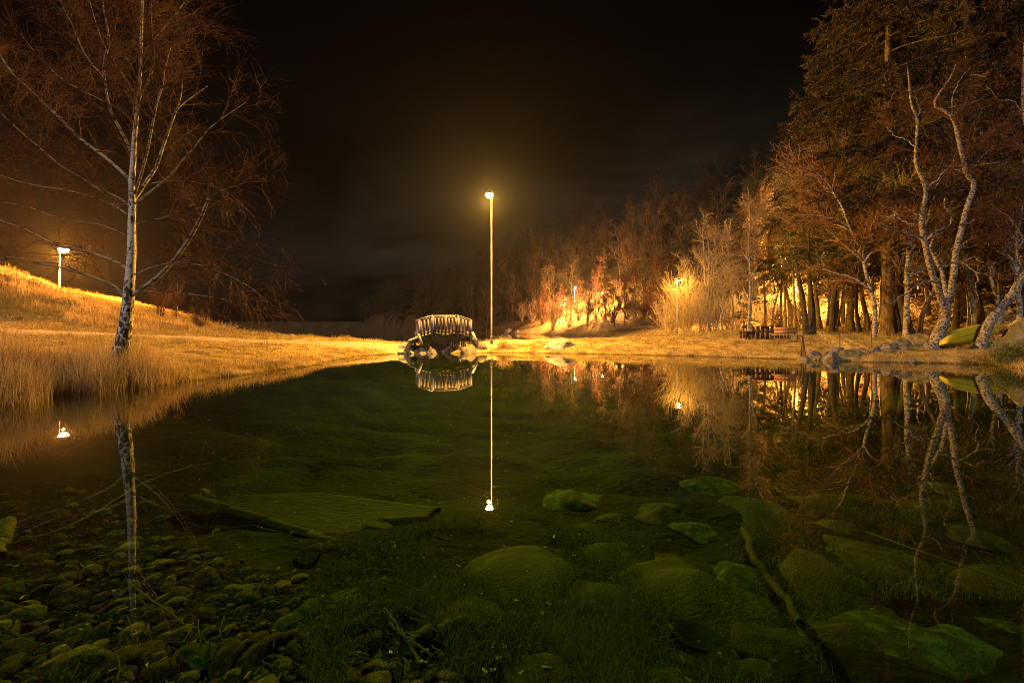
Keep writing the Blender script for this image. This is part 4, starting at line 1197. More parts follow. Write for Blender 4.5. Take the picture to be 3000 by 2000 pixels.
while len(cand) < 760:
    px = g.uniform(1010, 1620) if g.uniform() < .42 else g.uniform(1500, 3050); Y = g.uniform(45, 300) if px < 2300 else g.uniform(34, 110)
    if px > 2300 and g.uniform() < .35: continue
    X = (px - 1500) / F_PX * Y
    d = float(sdf(HILL, np.array([X]), np.array([Y]))[0])
    if d < (1 if Y > 105 else 3 if Y > 90 else 7) or d > 75: continue
    # keep the lit strip by the table and the lamps open
    if px > 1520 and px < 2460 and d < 9 and g.uniform() < .8: continue
    if abs(px - 2320) < 130 and Y < 60: continue
    if min((X - q[0]) ** 2 + (Y - q[1]) ** 2 for q in ((16.7, 114), (20.9, 100), (12.9, 106), (33.6, 50.5))) < 49: continue
    cand.append((X, Y, d))
Vs, Qs, Is, nv = [], [], [], 0
for k, (X, Y, d) in enumerate(cand):
    z = hz1(X, Y); a = g.uniform(0, 6.28); s = g.uniform(.75, 1.15)
    ca, sa = math.cos(a) * s, math.sin(a) * s
    if g.uniform() < .16:
        w, f = spr_p[k % 3]; parts = [(w, 0), (f, 1)]
    else:
        parts = [(bare_p[k % 6], 0)]
    for (V, Q), mi in parts:
        V2 = np.stack([V[:, 0] * ca - V[:, 1] * sa + X, V[:, 0] * sa + V[:, 1] * ca + Y, V[:, 2] * s + z], 1)
        Vs.append(V2); Qs.append(Q + nv); Is.append(np.full(len(Q), mi)); nv += len(V)
wb = noise_mat('wood_twigs', [(.035, .024, .013), (.075, .05, .028)], .35, bump=0)
wn = noise_mat('wood_needles', [(.02, .028, .012), (.05, .05, .022)], 1.5, bump=0)
tag(mk('hillside_wood', (np.concatenate(Vs), np.concatenate(Qs)), [wb, wn], mat_idx=np.concatenate(Is)), 'dark wood of bare trees and spruces covering the hillside', 'wood', kind='stuff')
# spruces that stand out on the skyline
for px, Y, H, lb in [(1868, 118, 15, 'pointed dark spruce standing out on the middle of the hill skyline'), (1575, 175, 14, 'rounded dark treetop on the low end of the hill skyline'),
                     (2195, 92, 15, 'dark spruce top high on the hill skyline')]:
    conifer('spruce_tree', lb, gb(px, Y), H, 4.2 if px == 1575 else 2.8, .1 if px != 1575 else .35, g, .25, M['bark_dark'], M['needle_green'], 60, 60, .2, (.9, .3))
# ------------------------------------------------------------------ furniture and small things
p = np.array([*at(2241, 990, 26.6)[:2], 0]); p[2] = hz1(p[0], p[1])
def loc_frame(p, rot):
    c, s = math.cos(rot), math.sin(rot)
    return lambda u, w, z: np.array([p[0] + u * c - w * s, p[1] + u * s + w * c, p[2] + z])
f = loc_frame(p, math.radians(-8))
t = thing('picnic_table', p, 'dark brown slatted picnic table with a bench on either side on the lawn', 'picnic table')
mk('table_top', join(*[beam(f(-.72, -.36 + k * .145, .76), f(.72, -.36 + k * .145, .76), .135, .045) for k in range(6)]), M['wood_brown'], t)
for w in (-.3, .3):
    for u in (-.56, -.28, 0, .28, .56):
        mk('leg', beam(f(u, w, -.08), f(u, w, .735), .13, .07, up=(0, 1, 0)), M['wood_brown'], t)
    mk('rail', beam(f(-.62, w + .05, .42), f(.62, w + .05, .42), .04, .10), M['wood_brown'], t)
for s, w in ((-1.08, -.05), (1.0, .1)):
    st = mk('seat', join(*[beam(f(s - .27, w - .5 + k * .15, .44), f(s + .27, w - .5 + k * .15, .44), .14, .045) for k in range(7)]), M['wood_brown'], t)
    for u in (-.2, .0, .2):
        mk('leg', beam(f(s + u, w - .42, -.08), f(s + u, w - .42, .415), .11, .06, up=(0, 1, 0)), M['wood_brown'], t)
        mk('leg', beam(f(s + u, w + .42, -.08), f(s + u, w + .42, .415), .11, .06, up=(0, 1, 0)), M['wood_brown'], t)
    mk('rail', beam(f(s - .2, w, .30), f(s + (1.4 if s < 0 else -1.3) * .35, w, .30), .05, .10), M['wood_brown'], t)
p = np.array([*at(2303, 1004, 24.6)[:2], 0]); p[2] = hz1(p[0], p[1])
f = loc_frame(p, math.radians(-16))
t = thing('park_bench', p, 'park bench with two orange varnished back planks and thin pale metal legs', 'bench')
mk('seat', join(*[beam(f(-.72, -.28 + k * .13, .45 + .01 * k * 0), f(.72, -.28 + k * .13, .45), .12, .04) for k in range(4)]), M['wood_rail'], t)
mk('backrest', join(beam(f(-.55, .24, .60), f(.62, .24, .60), .03, .14, up=(0, .15, 1)), beam(f(-.55, .29, .79), f(.62, .29, .79), .03, .15, up=(0, .15, 1))), M['wood_orange'], t)
for u in (-.5, .5):
    mk('back_support', beam(f(u, .2, .40), f(u, .335, .86), .05, .03, up=(0, 1, 0)), M['metal_pale'], t)
for u in (-.62, .18, .62):
    mk('leg', tubes(np.array([f(u, -.24, .44), f(u - .1, -.34, .0), f(u - .1, -.34, -.1)]), np.full(3, .022), 8), M['metal_pale'], t)
    mk('leg', tubes(np.array([f(u, .16, .44), f(u + .05, .22, .0), f(u + .05, .22, -.1)]), np.full(3, .022), 8), M['metal_pale'], t)
# tripod of sticks
YT = 20.6
t = thing('stick_tripod', (*at(2352, 1045, YT)[:2], hz1(*at(2352, 1045, YT)[:2])), 'tripod of thin dark sticks lashed together on the shore stones', 'tripod')
ap = at(2352, 979, YT)
g = np.random.default_rng(71)
for a, b_ in (((2346, 1050, YT - .1), None), ((2361, 1048, YT - .05), None), ((2352, 1046, YT + .5), None)):
    e = at(*a); d = ap - e
    mk('leg', tubes(spline([e, e + d * .5 + g.normal(size=3) * .015, ap + d * .06], 8), np.linspace(.026, .018, 8), 7), M['bark_dark'], t)
mk('crossbar', tubes(spline([at(2346, 985, YT), at(2366, 975, YT + .1), at(2384, 963, YT + .2)], 6), np.linspace(.022, .015, 6), 7), M['bark'], t)
mk('lashing', tubes(np.array([[ap[0] + .035 * math.cos(k), ap[1] + .035 * math.sin(k), ap[2] - .05 + k * .003] for k in np.linspace(0, 25, 60)]), np.full(60, .008), 5), M['straw'], t)
for px, y0, y1, Y, lb in [(2460, 964, 1016, 20.9, 'rusty iron rod standing by the large rounded shore boulder'), (2553, 962, 1020, 21.0, 'rusty iron rod standing in front of the big spruce')]:
    a, b_ = at(px + 1.5, y1, Y), at(px - 1, y0, Y)
    a[2] = hz1(a[0], a[1]) - .15
    o = mk('iron_rod', tubes(np.array([a, (a + b_) / 2, b_]), np.full(3, .02), 8), M['metal_rust'], None, a)
    tag(o, lb, 'iron rod')
# pale pole and red board on the left slope
a, b_ = gb(322, 33), gb(368, 32.7)
o = mk('wooden_pole', tubes(np.array([a + [0, 0, .28], (a + b_) / 2 + [0, 0, .27], b_ + [0, 0, .26]]), np.full(3, .035), 8), M['wood_rail'], None, a)
tag(o, 'thin white pole lying level on the grass slope left of the birch trunk', 'pole')
a, b_ = gb(408, 32.5), gb(432, 32.3)
o = mk('painted_board', beam(a + [0, 0, .16], b_ + [0, 0, .14], .14, .05), noise_mat('red_paint', [(.5, .08, .05), (.55, .12, .08)], 4, bump=.05), None, a)
tag(o, 'short reddish board lying on the grass slope right of the birch trunk', 'board')
# canoe on its side
def canoe():
    e0, e1 = at(2772, 998, 20.0), at(2948, 951, 21.4)      # keel line ends, low bow to high stern
    ax = e1 - e0; Lc = np.linalg.norm(ax); ax /= Lc
    n_, ks = 40, 17
    face = np.array([-.30, -1.0, .22]); face -= ax * (face @ ax); face /= np.linalg.norm(face)      # hull bottom looks this way
    upv = np.cross(face, ax); upv /= np.linalg.norm(upv)
    if upv[2] < 0: upv = -upv
    V = []
    for i in range(n_):
        s = i / (n_ - 1)
        k = abs(2 * s - 1)
        half = .36 * (1 - k ** 2.6) ** .75 + .012
        dep = .34
        lift = .20 * k ** 5                 # rocker at the ends
        c = e0 + ax * (s * Lc) - face * (.0 - lift * .0)
        for j in range(ks):
            a = math.pi * (j / (ks - 1))    # gunwale to gunwale round the keel
            y = math.cos(a); z = math.sin(a)
            fl = np.sign(y) * abs(y) ** .75
            V.append(c + upv * fl * half + face * ((z ** .55) * dep - dep * (1) + (.16 * k ** 4) * (z ** .5) * 0) - face * 0 + (-upv) * .10 * k ** 6)
    V = np.array(V)
    i, j = np.meshgrid(np.arange(n_ - 1), np.arange(ks - 1), indexing='ij')
    Q = np.stack([i * ks + j, i * ks + j + 1, (i + 1) * ks + j + 1, (i + 1) * ks + j], -1).reshape(-1, 4)
    mid = i.reshape(-1)
    return V, Q, mid, e0, e1, face, upv, ax, Lc, n_, ks
V, Q, mid, e0, e1, face, upv, ax, Lc, n_, ks = canoe()
c0 = np.array([e0[0], e0[1], hz1(e0[0], e0[1])])
t = thing('canoe', c0, 'yellow green canoe with an orange end lying on its side between two birch trunks', 'canoe')
h_ = mk('hull', (V, Q[mid < n_ - 6]), M['canoe'], t, smooth=True)
s_ = h_.modifiers.new('thickness', 'SOLIDIFY'); s_.thickness = .02
h_ = mk('end_cap', (V, Q[mid >= n_ - 6]), M['canoe_end'], t, smooth=True)
s_ = h_.modifiers.new('thickness', 'SOLIDIFY'); s_.thickness = .022
for j in (0, ks - 1):
    G = V.reshape(n_, ks, 3)[:, j]
    mk('gunwale', tubes(G[1:-1], np.full(n_ - 2, .022), 6), M['canoe'], t)
mk('keel', tubes(V.reshape(n_, ks, 3)[1:-1, ks // 2] + face * .01, np.full(n_ - 2, .016), 6), M['canoe'], t)
# cut log up in the wood
a, b_ = at(2914, 900, 24.5), at(2940, 896, 25.2)
zz = hz1(a[0], a[1]) + .12
lg = mk('cut_log', tubes(np.array([[a[0], a[1], zz], [(a[0] + b_[0]) / 2, (a[1] + b_[1]) / 2, zz + .03], [b_[0], b_[1], zz + .06]]), np.array([.17, .165, .16]), 14), M['bark'], None, np.array([a[0], a[1], zz - .15]))
tag(lg, 'short cut log lying on the wooded slope behind the leaning birch', 'log')
a2 = np.array([a[0], a[1], zz]); d = np.array([b_[0] - a[0], b_[1] - a[1], .06]); d /= np.linalg.norm(d)
cap = tubes(np.array([a2 - d * .012, a2 + d * .0, a2 + d * .01]), np.array([.001, .15, .168]), 14)
o = mk('cut_face', cap, M['wood_orange'], lg, np.array([a[0], a[1], zz - .15]))

# ------------------------------------------------------------------ reeds and grass
g = np.random.default_rng(81)
def scatter(n, x0, x1, y0, y1, keep):
    X = g.uniform(x0, x1, n); Y = g.uniform(y0, y1, n)
    k = keep(X, Y); X, Y = X[k], Y[k]
    return np.stack([X, Y, hgt(X, Y)], 1)
def fov(X, Y, m=1.32):
    return np.abs(X) < m * Y
# tall reeds in the near left corner and round the birch foot
def k_reed(X, Y):
    d = dwater(X, Y)
    dens = smooth((d + .55) / .5) * smooth((2.2 - d) / 1.2) * (.35 + .65 * smooth(vnoise(X * 1.4, Y * 1.4) * 1.2 + .6))
    return (g.uniform(0, 1, len(X)) < dens) & (X < -9.3 + .4 * g.normal(size=len(X)) * .3) & fov(X, Y, 1.45)
B = scatter(60000, -16.5, -8.9, 7.2, 12.6, k_reed)[:15000]
H = g.uniform(.45, 1.5, len(B)) * (.75 + .3 * vnoise(B[:, 0] * .9, B[:, 1] * .9)) * np.interp(B[:, 0], [-12, -9.5], [1.12, .62])
B[:, 2] -= .05
tag(mk('reeds', blades(B, H, g.uniform(.006, .013, len(B)), np.clip(np.abs(g.normal(size=len(B))) * .22 + .05, .02, .85), g, 4, .9), M['straw']), 'tall dry straw reeds crowding the near left shore', 'reeds', kind='stuff')
# drooping shore grass along the left bank to the bridge and along the right shore
def k_shore(X, Y):
    d = dwater(X, Y)
    dens = smooth((d + .12) / .2) * smooth((1.5 - d) / 1.1) * (.25 + .75 * smooth(vnoise(X * 1.1, Y * 1.1) * 1.4 + .5))
    return (g.uniform(0, 1, len(X)) < dens) & fov(X, Y) & ~((X > -7.4) & (X < -2.2) & (Y > 24)) & (Y < 28)
B1 = scatter(200000, -11, 24, 7, 28, k_shore)
H1 = g.uniform(.12, .5, len(B1)) * np.interp(B1[:, 1], [10, 14, 20], [1.25, .95, .55])
B1[:, 2] -= .02
tag(mk('shore_grass', blades(B1, H1, np.interp(B1[:, 1], [8, 25], [.007, .016]) * g.uniform(.7, 1.3, len(B1)), np.clip(g.normal(size=len(B1)) * .3 + .5, .1, .9), g, 3, .9), M['straw']),
    'drooping dry grass tufts fringing the waterline', 'grass', kind='stuff')
# lawn, bank and mound grass
def on_path(X, Y):
    o = np.zeros(len(X), bool)
    for line in (PATH_L, PATH_R):
        C = spline(np.c_[line, np.zeros(len(line))], 60)[:, :2]
        d = np.min((X[:, None] - C[None, :, 0]) ** 2 + (Y[:, None] - C[None, :, 1]) ** 2, axis=1)
        o |= d < 1.25 ** 2
    return o
def k_lawn(X, Y):
    d = dwater(X, Y); dh = sdf(HILL, X, Y)
    return (d > .25) & fov(X, Y) & (dh < 6) & ~on_path(X, Y) & (g.uniform(0, 1, len(X)) < np.interp(Y, [8, 30, 60], [1, .85, .4]))
B2 = np.concatenate([scatter(210000, -54, 0, 9, 44, k_lawn), scatter(150000, -2, 32, 17, 50, k_lawn)])
yp = np.interp(B2[:, 0], PATH_L[:, 0], PATH_L[:, 1])
mound = smooth((B2[:, 1] - yp - 6) / 5) * (B2[:, 0] < -14)
H2 = g.uniform(.5, 1.2, len(B2)) * (.03 + .20 * smooth(.5 + .8 * vnoise(B2[:, 0] * 1.6, B2[:, 1] * 1.6) + .4 * vnoise(B2[:, 0] * .5, B2[:, 1] * .5)) ** 2) + mound * g.uniform(.0, .55, len(B2)) * smooth(vnoise(B2[:, 0] * .5, B2[:, 1] * .9) + .6)
tag(mk('lawn_grass', blades(B2, np.maximum(H2, .03), np.interp(B2[:, 1], [8, 40], [.008, .03]) * g.uniform(.6, 1.3, len(B2)), np.clip(g.normal(size=len(B2)) * .3 + .5, .05, .9), g, 2, .7), M['lawn']),
    'short rough dry grass on the banks, lawn and mound', 'grass', kind='stuff')
# tall thin grass against the sky on the ridge of the mound and left end of the isthmus
def k_ridge(X, Y):
    yp = np.interp(X, PATH_L[:, 0], PATH_L[:, 1])
    d = Y - yp
    return (X < -9.5) & (d > 7) & (d < 15) & (dwater(X, Y) > .3) & fov(X, Y) & (vnoise(X * .6, Y * .6) > -.1)
B3 = scatter(60000, -52, -9, 24, 46, k_ridge)[:16000]
H3 = g.uniform(.3, .95, len(B3)) * (.7 + .5 * vnoise(B3[:, 0] * .7, B3[:, 1] * .7)) * np.interp(B3[:, 0], [-30, -22, -14], [1, .6, .28])
tag(mk('ridge_grass', blades(B3, np.maximum(H3, .1), g.uniform(.012, .026, len(B3)), np.clip(g.normal(size=len(B3)) * .15 + .28, .05, .8), g, 3, .9), M['straw']),
    'tall pale grass along the ridge of the left mound', 'grass', kind='stuff')
def k_tuft(X, Y):
    return (dwater(X, Y) > .05) & (sdf(HILL, X, Y) < 10)
# tuft at the lamp foot
n_ = 260
a = g.uniform(0, 6.28, n_); r = np.abs(g.normal(size=n_)) * .45
Bt = np.stack([-.55 + r * np.cos(a), 27.2 + r * np.sin(a) * .6, np.zeros(n_)], 1); Bt[:, 2] = hgt(Bt[:, 0], Bt[:, 1])
tag(mk('grass_tuft', blades(Bt, g.uniform(.3, .95, n_), g.uniform(.012, .022, n_), g.uniform(.2, .85, n_), g, 4, .9), M['straw'], None, np.array([-.55, 27.2, hz1(-.55, 27.2)])),
    'spiky dry grass tuft at the foot of the middle lamp post', 'grass tuft')
# leaf litter under the wood
B4 = scatter(90000, 14, 46, 18, 60, lambda X, Y: (sdf(HILL, X, Y) > -7) & (sdf(HILL, X, Y) < 16) & fov(X, Y) & (dwater(X, Y) > .3))[:45000]
D4 = rand_unit(len(B4), g); D4[:, 2] *= .5; D4 /= np.linalg.norm(D4, axis=1, keepdims=True)
N4 = rand_unit(len(B4), g); N4[:, 2] = np.abs(N4[:, 2]) + .8
B4[:, 2] += .03
s4 = np.interp(B4[:, 1], [18, 50], [.08, .2])
tag(mk('leaf_litter', leaf_quads(B4, D4, N4, s4 * g.uniform(.7, 1.5, len(B4)), s4 * .9), island_mat('dead_leaves', [(.18, .09, .035), (.3, .17, .07), (.12, .06, .025), (.24, .12, .045)])),
    'brown fallen leaves covering the floor of the right wood', 'leaf litter', kind='stuff')
# green bush at the right edge
c = at(2972, 1060, 16.9)
n_ = 9000
v = rand_unit(n_, g) * (g.uniform(0, 1, (n_, 1)) ** .45) * np.array([.75, .7, .62])
C = np.array([c[0] + .15, c[1] + .3, .42]) + v * (1 + .35 * np.sin(v[:, :1] * 9 + v[:, 2:] * 7))
C[:, 2] = np.maximum(C[:, 2], .02)
st = np.zeros((26, 6, 3)); tt = np.linspace(0, 1, 6)
ends = C[g.integers(0, n_, 26)]
st[:] = np.array([c[0] + .15, c[1] + .5, .1])[None, None, :] * (1 - tt)[None, :, None] + ends[:, None, :] * tt[None, :, None]
bo = thing('green_bush', (c[0] + .15, c[1] + .5, 0.05), 'soft green leafy bush hanging over the water at the right edge', 'bush')
mk('stems', tubes(st, np.full((26, 6), .008), 4), M['bark_moss'], bo)
mk('foliage', leaf_quads(C, rand_unit(n_, g), rand_unit(n_, g), g.uniform(.03, .075, n_), g.uniform(.015, .03, n_)), island_mat('bush_leaves', [(.06, .10, .02), (.10, .14, .03), (.14, .15, .05), (.07, .08, .02)]), bo)

# ------------------------------------------------------------------ under the water
def bed_rock(px, py, w, h, mat, label, i, rot=0.0, big=True, sink=.35, group=None, name='sunken_boulder', cat='boulder', asp=.8, tilt=(0, 0)):
    P = ground_at(px, py)
    s = w / 2 / F_PX * P[1]
    return rock(name, (P[0], P[1], P[2] + s * h * (.5 - sink) * .3 - .02), (s, s * asp, s * h), mat, label, cat, i, rot, group, big, tilt)
W = [  # px, py, width px, height ratio, material, label, proto, rot, asp
    (2070, 1790, 430, .42, 'rock_wet', 'wide sunken boulder left of the sunken branch in the near right water', 0, .3, .9),
    (2420, 1720, 330, .40, 'rock_wet', 'sunken boulder right of the sunken branch', 1, .9, .8),
    (2470, 1880, 260, .42, 'rock_wet', 'rounded sunken boulder left of the bright green rock', 2, .2, .8),
    (2630, 1915, 300, .40, 'algae', 'bright green algae covered rock in the bottom right corner', 3, .5, .9),
    (2860, 1950, 330, .35, 'teal', 'pale algae blotched rock at the very bottom right', 4, 1.2, .9),
    (2640, 1660, 300, .3, 'rock_wet', 'long flat sunken slab right of the branch, in the middle of the right water', 0, 2.1, .6),
    (2950, 1720, 240, .4, 'rock_wet', 'sunken rock at the right edge above the pale blotched rock', 1, .4, .9),
    (2230, 1530, 300, 0.22, 'hump', 'sunken boulder midway between the lamp reflection and the right edge', 2, 1.3, .6),
    (2430, 1480, 260, 0.21, 'hump', 'low sunken rock right of the midway boulder', 3, .1, .6),
    (1480, 1690, 280, .35, 'rock_wet', 'weed grown boulder under the lamp reflection', 3, .7, .8),
    (1790, 1630, 170, .5, 'rock_wet', 'narrow sunken rock beside the dark hole right of the weed boulder', 4, 1.1, .7),
    (2760, 1500, 260, 0.20, 'hump', 'flat sunken rock streaked with algae under the birch reflection', 0, .8, .5),
    (1010, 1760, 110, .55, 'stone_wet', 'angular mid sized stone under the ragged end of the sunken board', 0, .1, .9),
]
for px, py, w, h, mt, lb, i, rot, asp in W:
    bed_rock(px, py, w, h, M[mt], lb, i, rot, asp=asp)
g = np.random.default_rng(95)
spots_ = []
while len(spots_) < 30:
    px = g.uniform(1330, 3040); py = g.uniform(1400, 2010); w = g.uniform(70, 210) * (py - 700) / 1000
    if px < 1600 and py < 1650: continue
    if any(abs(px - q[0]) < .45 * (w + q[2]) and abs(py - q[1]) < .22 * (w + q[2]) for q in spots_ + [(q[0], q[1], q[2] * .55) for q in W]): continue
    spots_.append((px, py, w))
for k, (px, py, w) in enumerate(spots_):
    bed_rock(px, py, w, g.uniform(.3, .5), M[('rock_wet', 'hump', 'rock_wet', 'algae')[k % 4 if k % 8 else 0]], 'mossy boulder half buried in the silt of the right half of the pond bed', int(g.integers(0, 5)), g.uniform(0, 6), asp=g.uniform(.6, 1), group='half buried boulders on the right half of the pond bed')
# stones of the shallow near left corner
g = np.random.default_rng(91)
lbl = {0: 'slick pale flecked stone on the shallow bed in the near left corner', 1: 'dull brown stone on the shallow bed in the near left corner', 2: 'bright green flecked stone on the shallow bed in the near left corner'}
mats = [M['stone_wet'], M['stone_brown'], M['algae']]
pts = []
while len(pts) < 290:
    px = g.uniform(-60, 1420); py = g.uniform(1430, 2080)
    lim = 1420 + max(0, (px - 300)) * .55
    if py < lim and g.uniform() < .93: continue
    if px > 1150 and py < 1800: continue
    P = ground_at(px, py)
    w = g.lognormal(math.log(.062), .42)
    if any((P[0] - q[0]) ** 2 + (P[1] - q[1]) ** 2 < (.62 * (w + q[2])) ** 2 * .55 for q in pts): continue
    pts.append((P[0], P[1], w, P[2], px, py))
for k, (X, Y, w, z, px, py) in enumerate(pts):
    mi = int(g.choice([0, 0, 1, 1, 1, 2]))
    s = w * np.array([1, g.uniform(.65, 1), g.uniform(.45, .75)])
    rock('pond_stone', (X, Y, z + s[2] * .25), s, mats[mi], lbl[mi], 'stone', int(g.integers(0, 10)), g.uniform(0, 6.28), ('slick stones', 'dull brown stones', 'green flecked stones')[mi] + ' on the shallow pond bed',
         tilt=(g.normal() * .25, g.normal() * .25))
for px, py, w, lb in [(320, 1960, 95, 'largest pale green stone near the bottom left of the pond bed'), (875, 1700, 70, 'bright wet stone right of the pebble bed above the weed'), (930, 1820, 85, 'angular stone with a lit top at the right rim of the pebble bed'),
                      (470, 1650, 60, 'lone pale stone beside the reflected birch trunk')]:
    bed_rock(px, py, w, .7, M['stone_wet'], lb, px % 10, px, False, .2, name='pond_stone', cat='stone')
# gravel and sunken leaves
n_ = 9000
px = g.uniform(-100, 1500, n_); py = g.uniform(1380, 2100, n_)
X = np.zeros(n_); Y = 1250 * 2.05 / (py - 960); X = (px - 1500) / 1250 * Y
for _ in range(6):
    Y = 1250 * (1.55 - hgt(X, Y)) / (py - 960); X = (px - 1500) / 1250 * Y
k = (py > 1420 + np.maximum(0, px - 200) * .45) & (dwater(X, Y) < -.2)
X, Y = X[k], Y[k]; n_ = len(X)
oV = np.array([(1, 0, 0), (-1, 0, 0), (0, 1, 0), (0, -1, 0), (0, 0, 1), (0, 0, -1)], float)
oF = np.array([(0, 2, 4), (2, 1, 4), (1, 3, 4), (3, 0, 4), (2, 0, 5), (1, 2, 5), (3, 1, 5), (0, 3, 5)])
sz = g.lognormal(math.log(.015), .5, n_)
a = g.uniform(0, 6.28, n_)
Vp = oV[None] * (sz[:, None] * g.uniform(.6, 1.2, (n_, 3)))[:, None, :] * np.array([1, 1, .55])
Vp = np.stack([Vp[..., 0] * np.cos(a)[:, None] - Vp[..., 1] * np.sin(a)[:, None], Vp[..., 0] * np.sin(a)[:, None] + Vp[..., 1] * np.cos(a)[:, None], Vp[..., 2]], -1)
Vp = Vp + np.stack([X, Y, hgt(X, Y) + .004], 1)[:, None, :]
tag(mk('pond_gravel', (Vp.reshape(-1, 3), (oF[None] + 6 * np.arange(n_)[:, None, None]).reshape(-1, 3)), M['pebble']), 'small gravel between the stones on the shallow pond bed', 'gravel', kind='stuff')
n_ = 700
px = g.uniform(-100, 2400, n_); py = 1180 + 900 * g.uniform(0, 1, n_) ** .8
Y = 1250 * 2.05 / (py - 960); X = (px - 1500) / 1250 * Y
for _ in range(6):
    Y = 1250 * (1.55 - hgt(X, Y)) / (py - 960); X = (px - 1500) / 1250 * Y
k = (dwater(X, Y) < -.3) & (g.uniform(0, 1, n_) < np.where(px < 1300, 1, .35)); X, Y = X[k], Y[k]; n_ = len(X)
Nn = rand_unit(n_, g) * .3 + np.array([0, 0, 1.0])
Dd = rand_unit(n_, g); Dd[:, 2] *= .1; Dd /= np.linalg.norm(Dd, axis=1, keepdims=True)
tag(mk('sunken_leaves', leaf_quads(np.stack([X, Y, hgt(X, Y) + .045], 1), Dd, Nn, g.uniform(.025, .06, n_), g.uniform(.02, .05, n_)), island_mat('sunken_leaf', [(.05, .04, .01), (.10, .10, .03), (.03, .025, .008), (.07, .05, .018)], rough=.5)),
    'sunken leaves scattered over the pond bed', 'leaves', kind='stuff')
# specks afloat
n_ = 420
px = np.r_[g.normal(1560, 160, 160), g.uniform(100, 2900, 260)]; py = np.r_[g.normal(1112, 14, 160), g.uniform(1080, 1800, 260)]
Y = 1937.5 / (py - 960); X = (px - 1500) / 1250 * Y
k = dwater(X, Y) < -.3; X, Y = X[k], Y[k]; n_ = len(X)
Dd = rand_unit(n_, g); Dd[:, 2] = 0; Dd /= np.linalg.norm(Dd, axis=1, keepdims=True)
sz = np.interp(Y, [2, 20], [.006, .05]) * g.uniform(.5, 1.4, n_)
tag(mk('floating_specks', leaf_quads(np.stack([X, Y, np.full(n_, .006)], 1), Dd, np.tile([0, 0, 1.0], (n_, 1)), sz, sz * .7), M['straw']), 'tiny specks of leaf and seed afloat on the pond', 'debris', kind='stuff')
# water weed in the middle of the bed
px = g.normal(1500, 330, 60000); py = 1520 + 560 * g.uniform(0, 1, 60000)
Y = 1250 * 2.3 / (py - 960); X = (px - 1500) / 1250 * Y
for _ in range(6):
    Y = 1250 * (1.55 - hgt(X, Y)) / (py - 960); X = (px - 1500) / 1250 * Y
k = (px > 900) & (dwater(X, Y) < -.3) & (vnoise(X * 1.7, Y * 1.7) + vnoise(X * 4, Y * 4) * .6 > -.05) & (py > 1500 + np.abs(px - 1480) * .18)
X, Y = X[k][:26000], Y[k][:26000]
Bw = np.stack([X, Y, hgt(X, Y) - .01], 1)
Hw = g.uniform(.05, .19, len(Bw)) * (.8 + .5 * vnoise(X * 2, Y * 2))
tag(mk('water_weed', blades(Bw, np.maximum(Hw, .04), g.uniform(.003, .007, len(Bw)), np.clip(g.normal(size=len(Bw)) * .25 + .68, .2, .97), g, 4, .9), M['weed']), 'fine green water weed on the middle of the pond bed', 'water weed', kind='stuff')
px = g.uniform(1300, 3050, 26000); py = 1450 + 600 * g.uniform(0, 1, 26000)
Y = 1250 * 2.3 / (py - 960); X = (px - 1500) / 1250 * Y
for _ in range(6):
    Y = 1250 * (1.55 - hgt(X, Y)) / (py - 960); X = (px - 1500) / 1250 * Y
k = (dwater(X, Y) < -.3) & (vnoise(X * 1.3 + 5, Y * 1.3) + vnoise(X * 5, Y * 5) * .5 > .15) & ~((px > 2440) & (py > 1760))
X, Y = X[k][:9000], Y[k][:9000]
Bw = np.stack([X, Y, hgt(X, Y)], 1)
tag(mk('water_weed', blades(Bw, g.uniform(.05, .2, len(Bw)), g.uniform(.003, .006, len(Bw)), np.clip(g.normal(size=len(Bw)) * .25 + .7, .2, .97), g, 4, .9), M['weed']), 'thin scattered water weed between the boulders of the right bed', 'water weed', kind='stuff')
# sunken board with its pole
c = [ground_at(*q) for q in ((600, 1470), (905, 1447), (1290, 1482), (1255, 1540), (1195, 1570), (1180, 1605), (1100, 1630), (850, 1545))]
zb = max(q[2] for q in c) + .03
def on_plane(px, py, z):
    Y = 1250 * (1.55 - z) / (py - 960); return np.array([(px - 1500) / 1250 * Y, Y, z])
zb = float(np.mean([q[2] for q in c])) + .07
up_px = spline(np.array([(590, 1462, 0), (905, 1445, 0), (1100, 1462, 0), (1292, 1482, 0)]), 26)[:, :2]
lo_px = spline(np.array([(560, 1452, 0), (760, 1513, 0), (960, 1580, 0), (1100, 1629, 0)]), 26)[:, :2]
nn = 26
g2 = np.random.default_rng(7)
A = np.array([on_plane(*q, zb) for q in up_px]); Bq = np.array([on_plane(*q, zb) for q in lo_px])
m_ = 21
rows = []
for k in range(m_):
    u = k / (m_ - 1)
    row = A * (1 - u) + Bq * u
    # ragged right end
    ext = .10 * g2.normal() - (.35 if .25 < u < .75 else 0) * g2.uniform(.2, .8)
    dr = (row[-1] - row[-2]) / np.linalg.norm(row[-1] - row[-2])
    w8 = np.linspace(0, 1, nn) ** 6
    row = row + dr[None] * (ext * w8)[:, None]
    row[:, 2] += .012 * (k % 2) + .015 * np.sin(np.linspace(0, 5, nn) + u * 3)
    rows.append(row)
Vb = np.array(rows).reshape(-1, 3)
i, j = np.meshgrid(np.arange(m_ - 1), np.arange(nn - 1), indexing='ij')
Qb = np.stack([i * nn + j, (i + 1) * nn + j, (i + 1) * nn + j + 1, i * nn + j + 1], -1).reshape(-1, 4)
t = thing('sunken_board', (*Vb.mean(0)[:2], zb - .1), 'broken grooved wooden panel with a ragged right end lying on the pond bed', 'wooden panel')
o = mk('panel', (Vb, Qb), M['board'], t)
s_ = o.modifiers.new('thickness', 'SOLIDIFY'); s_.thickness = .045
P = np.array([on_plane(q[0] - 0, q[1] + 4, zb + .03) for q in lo_px])
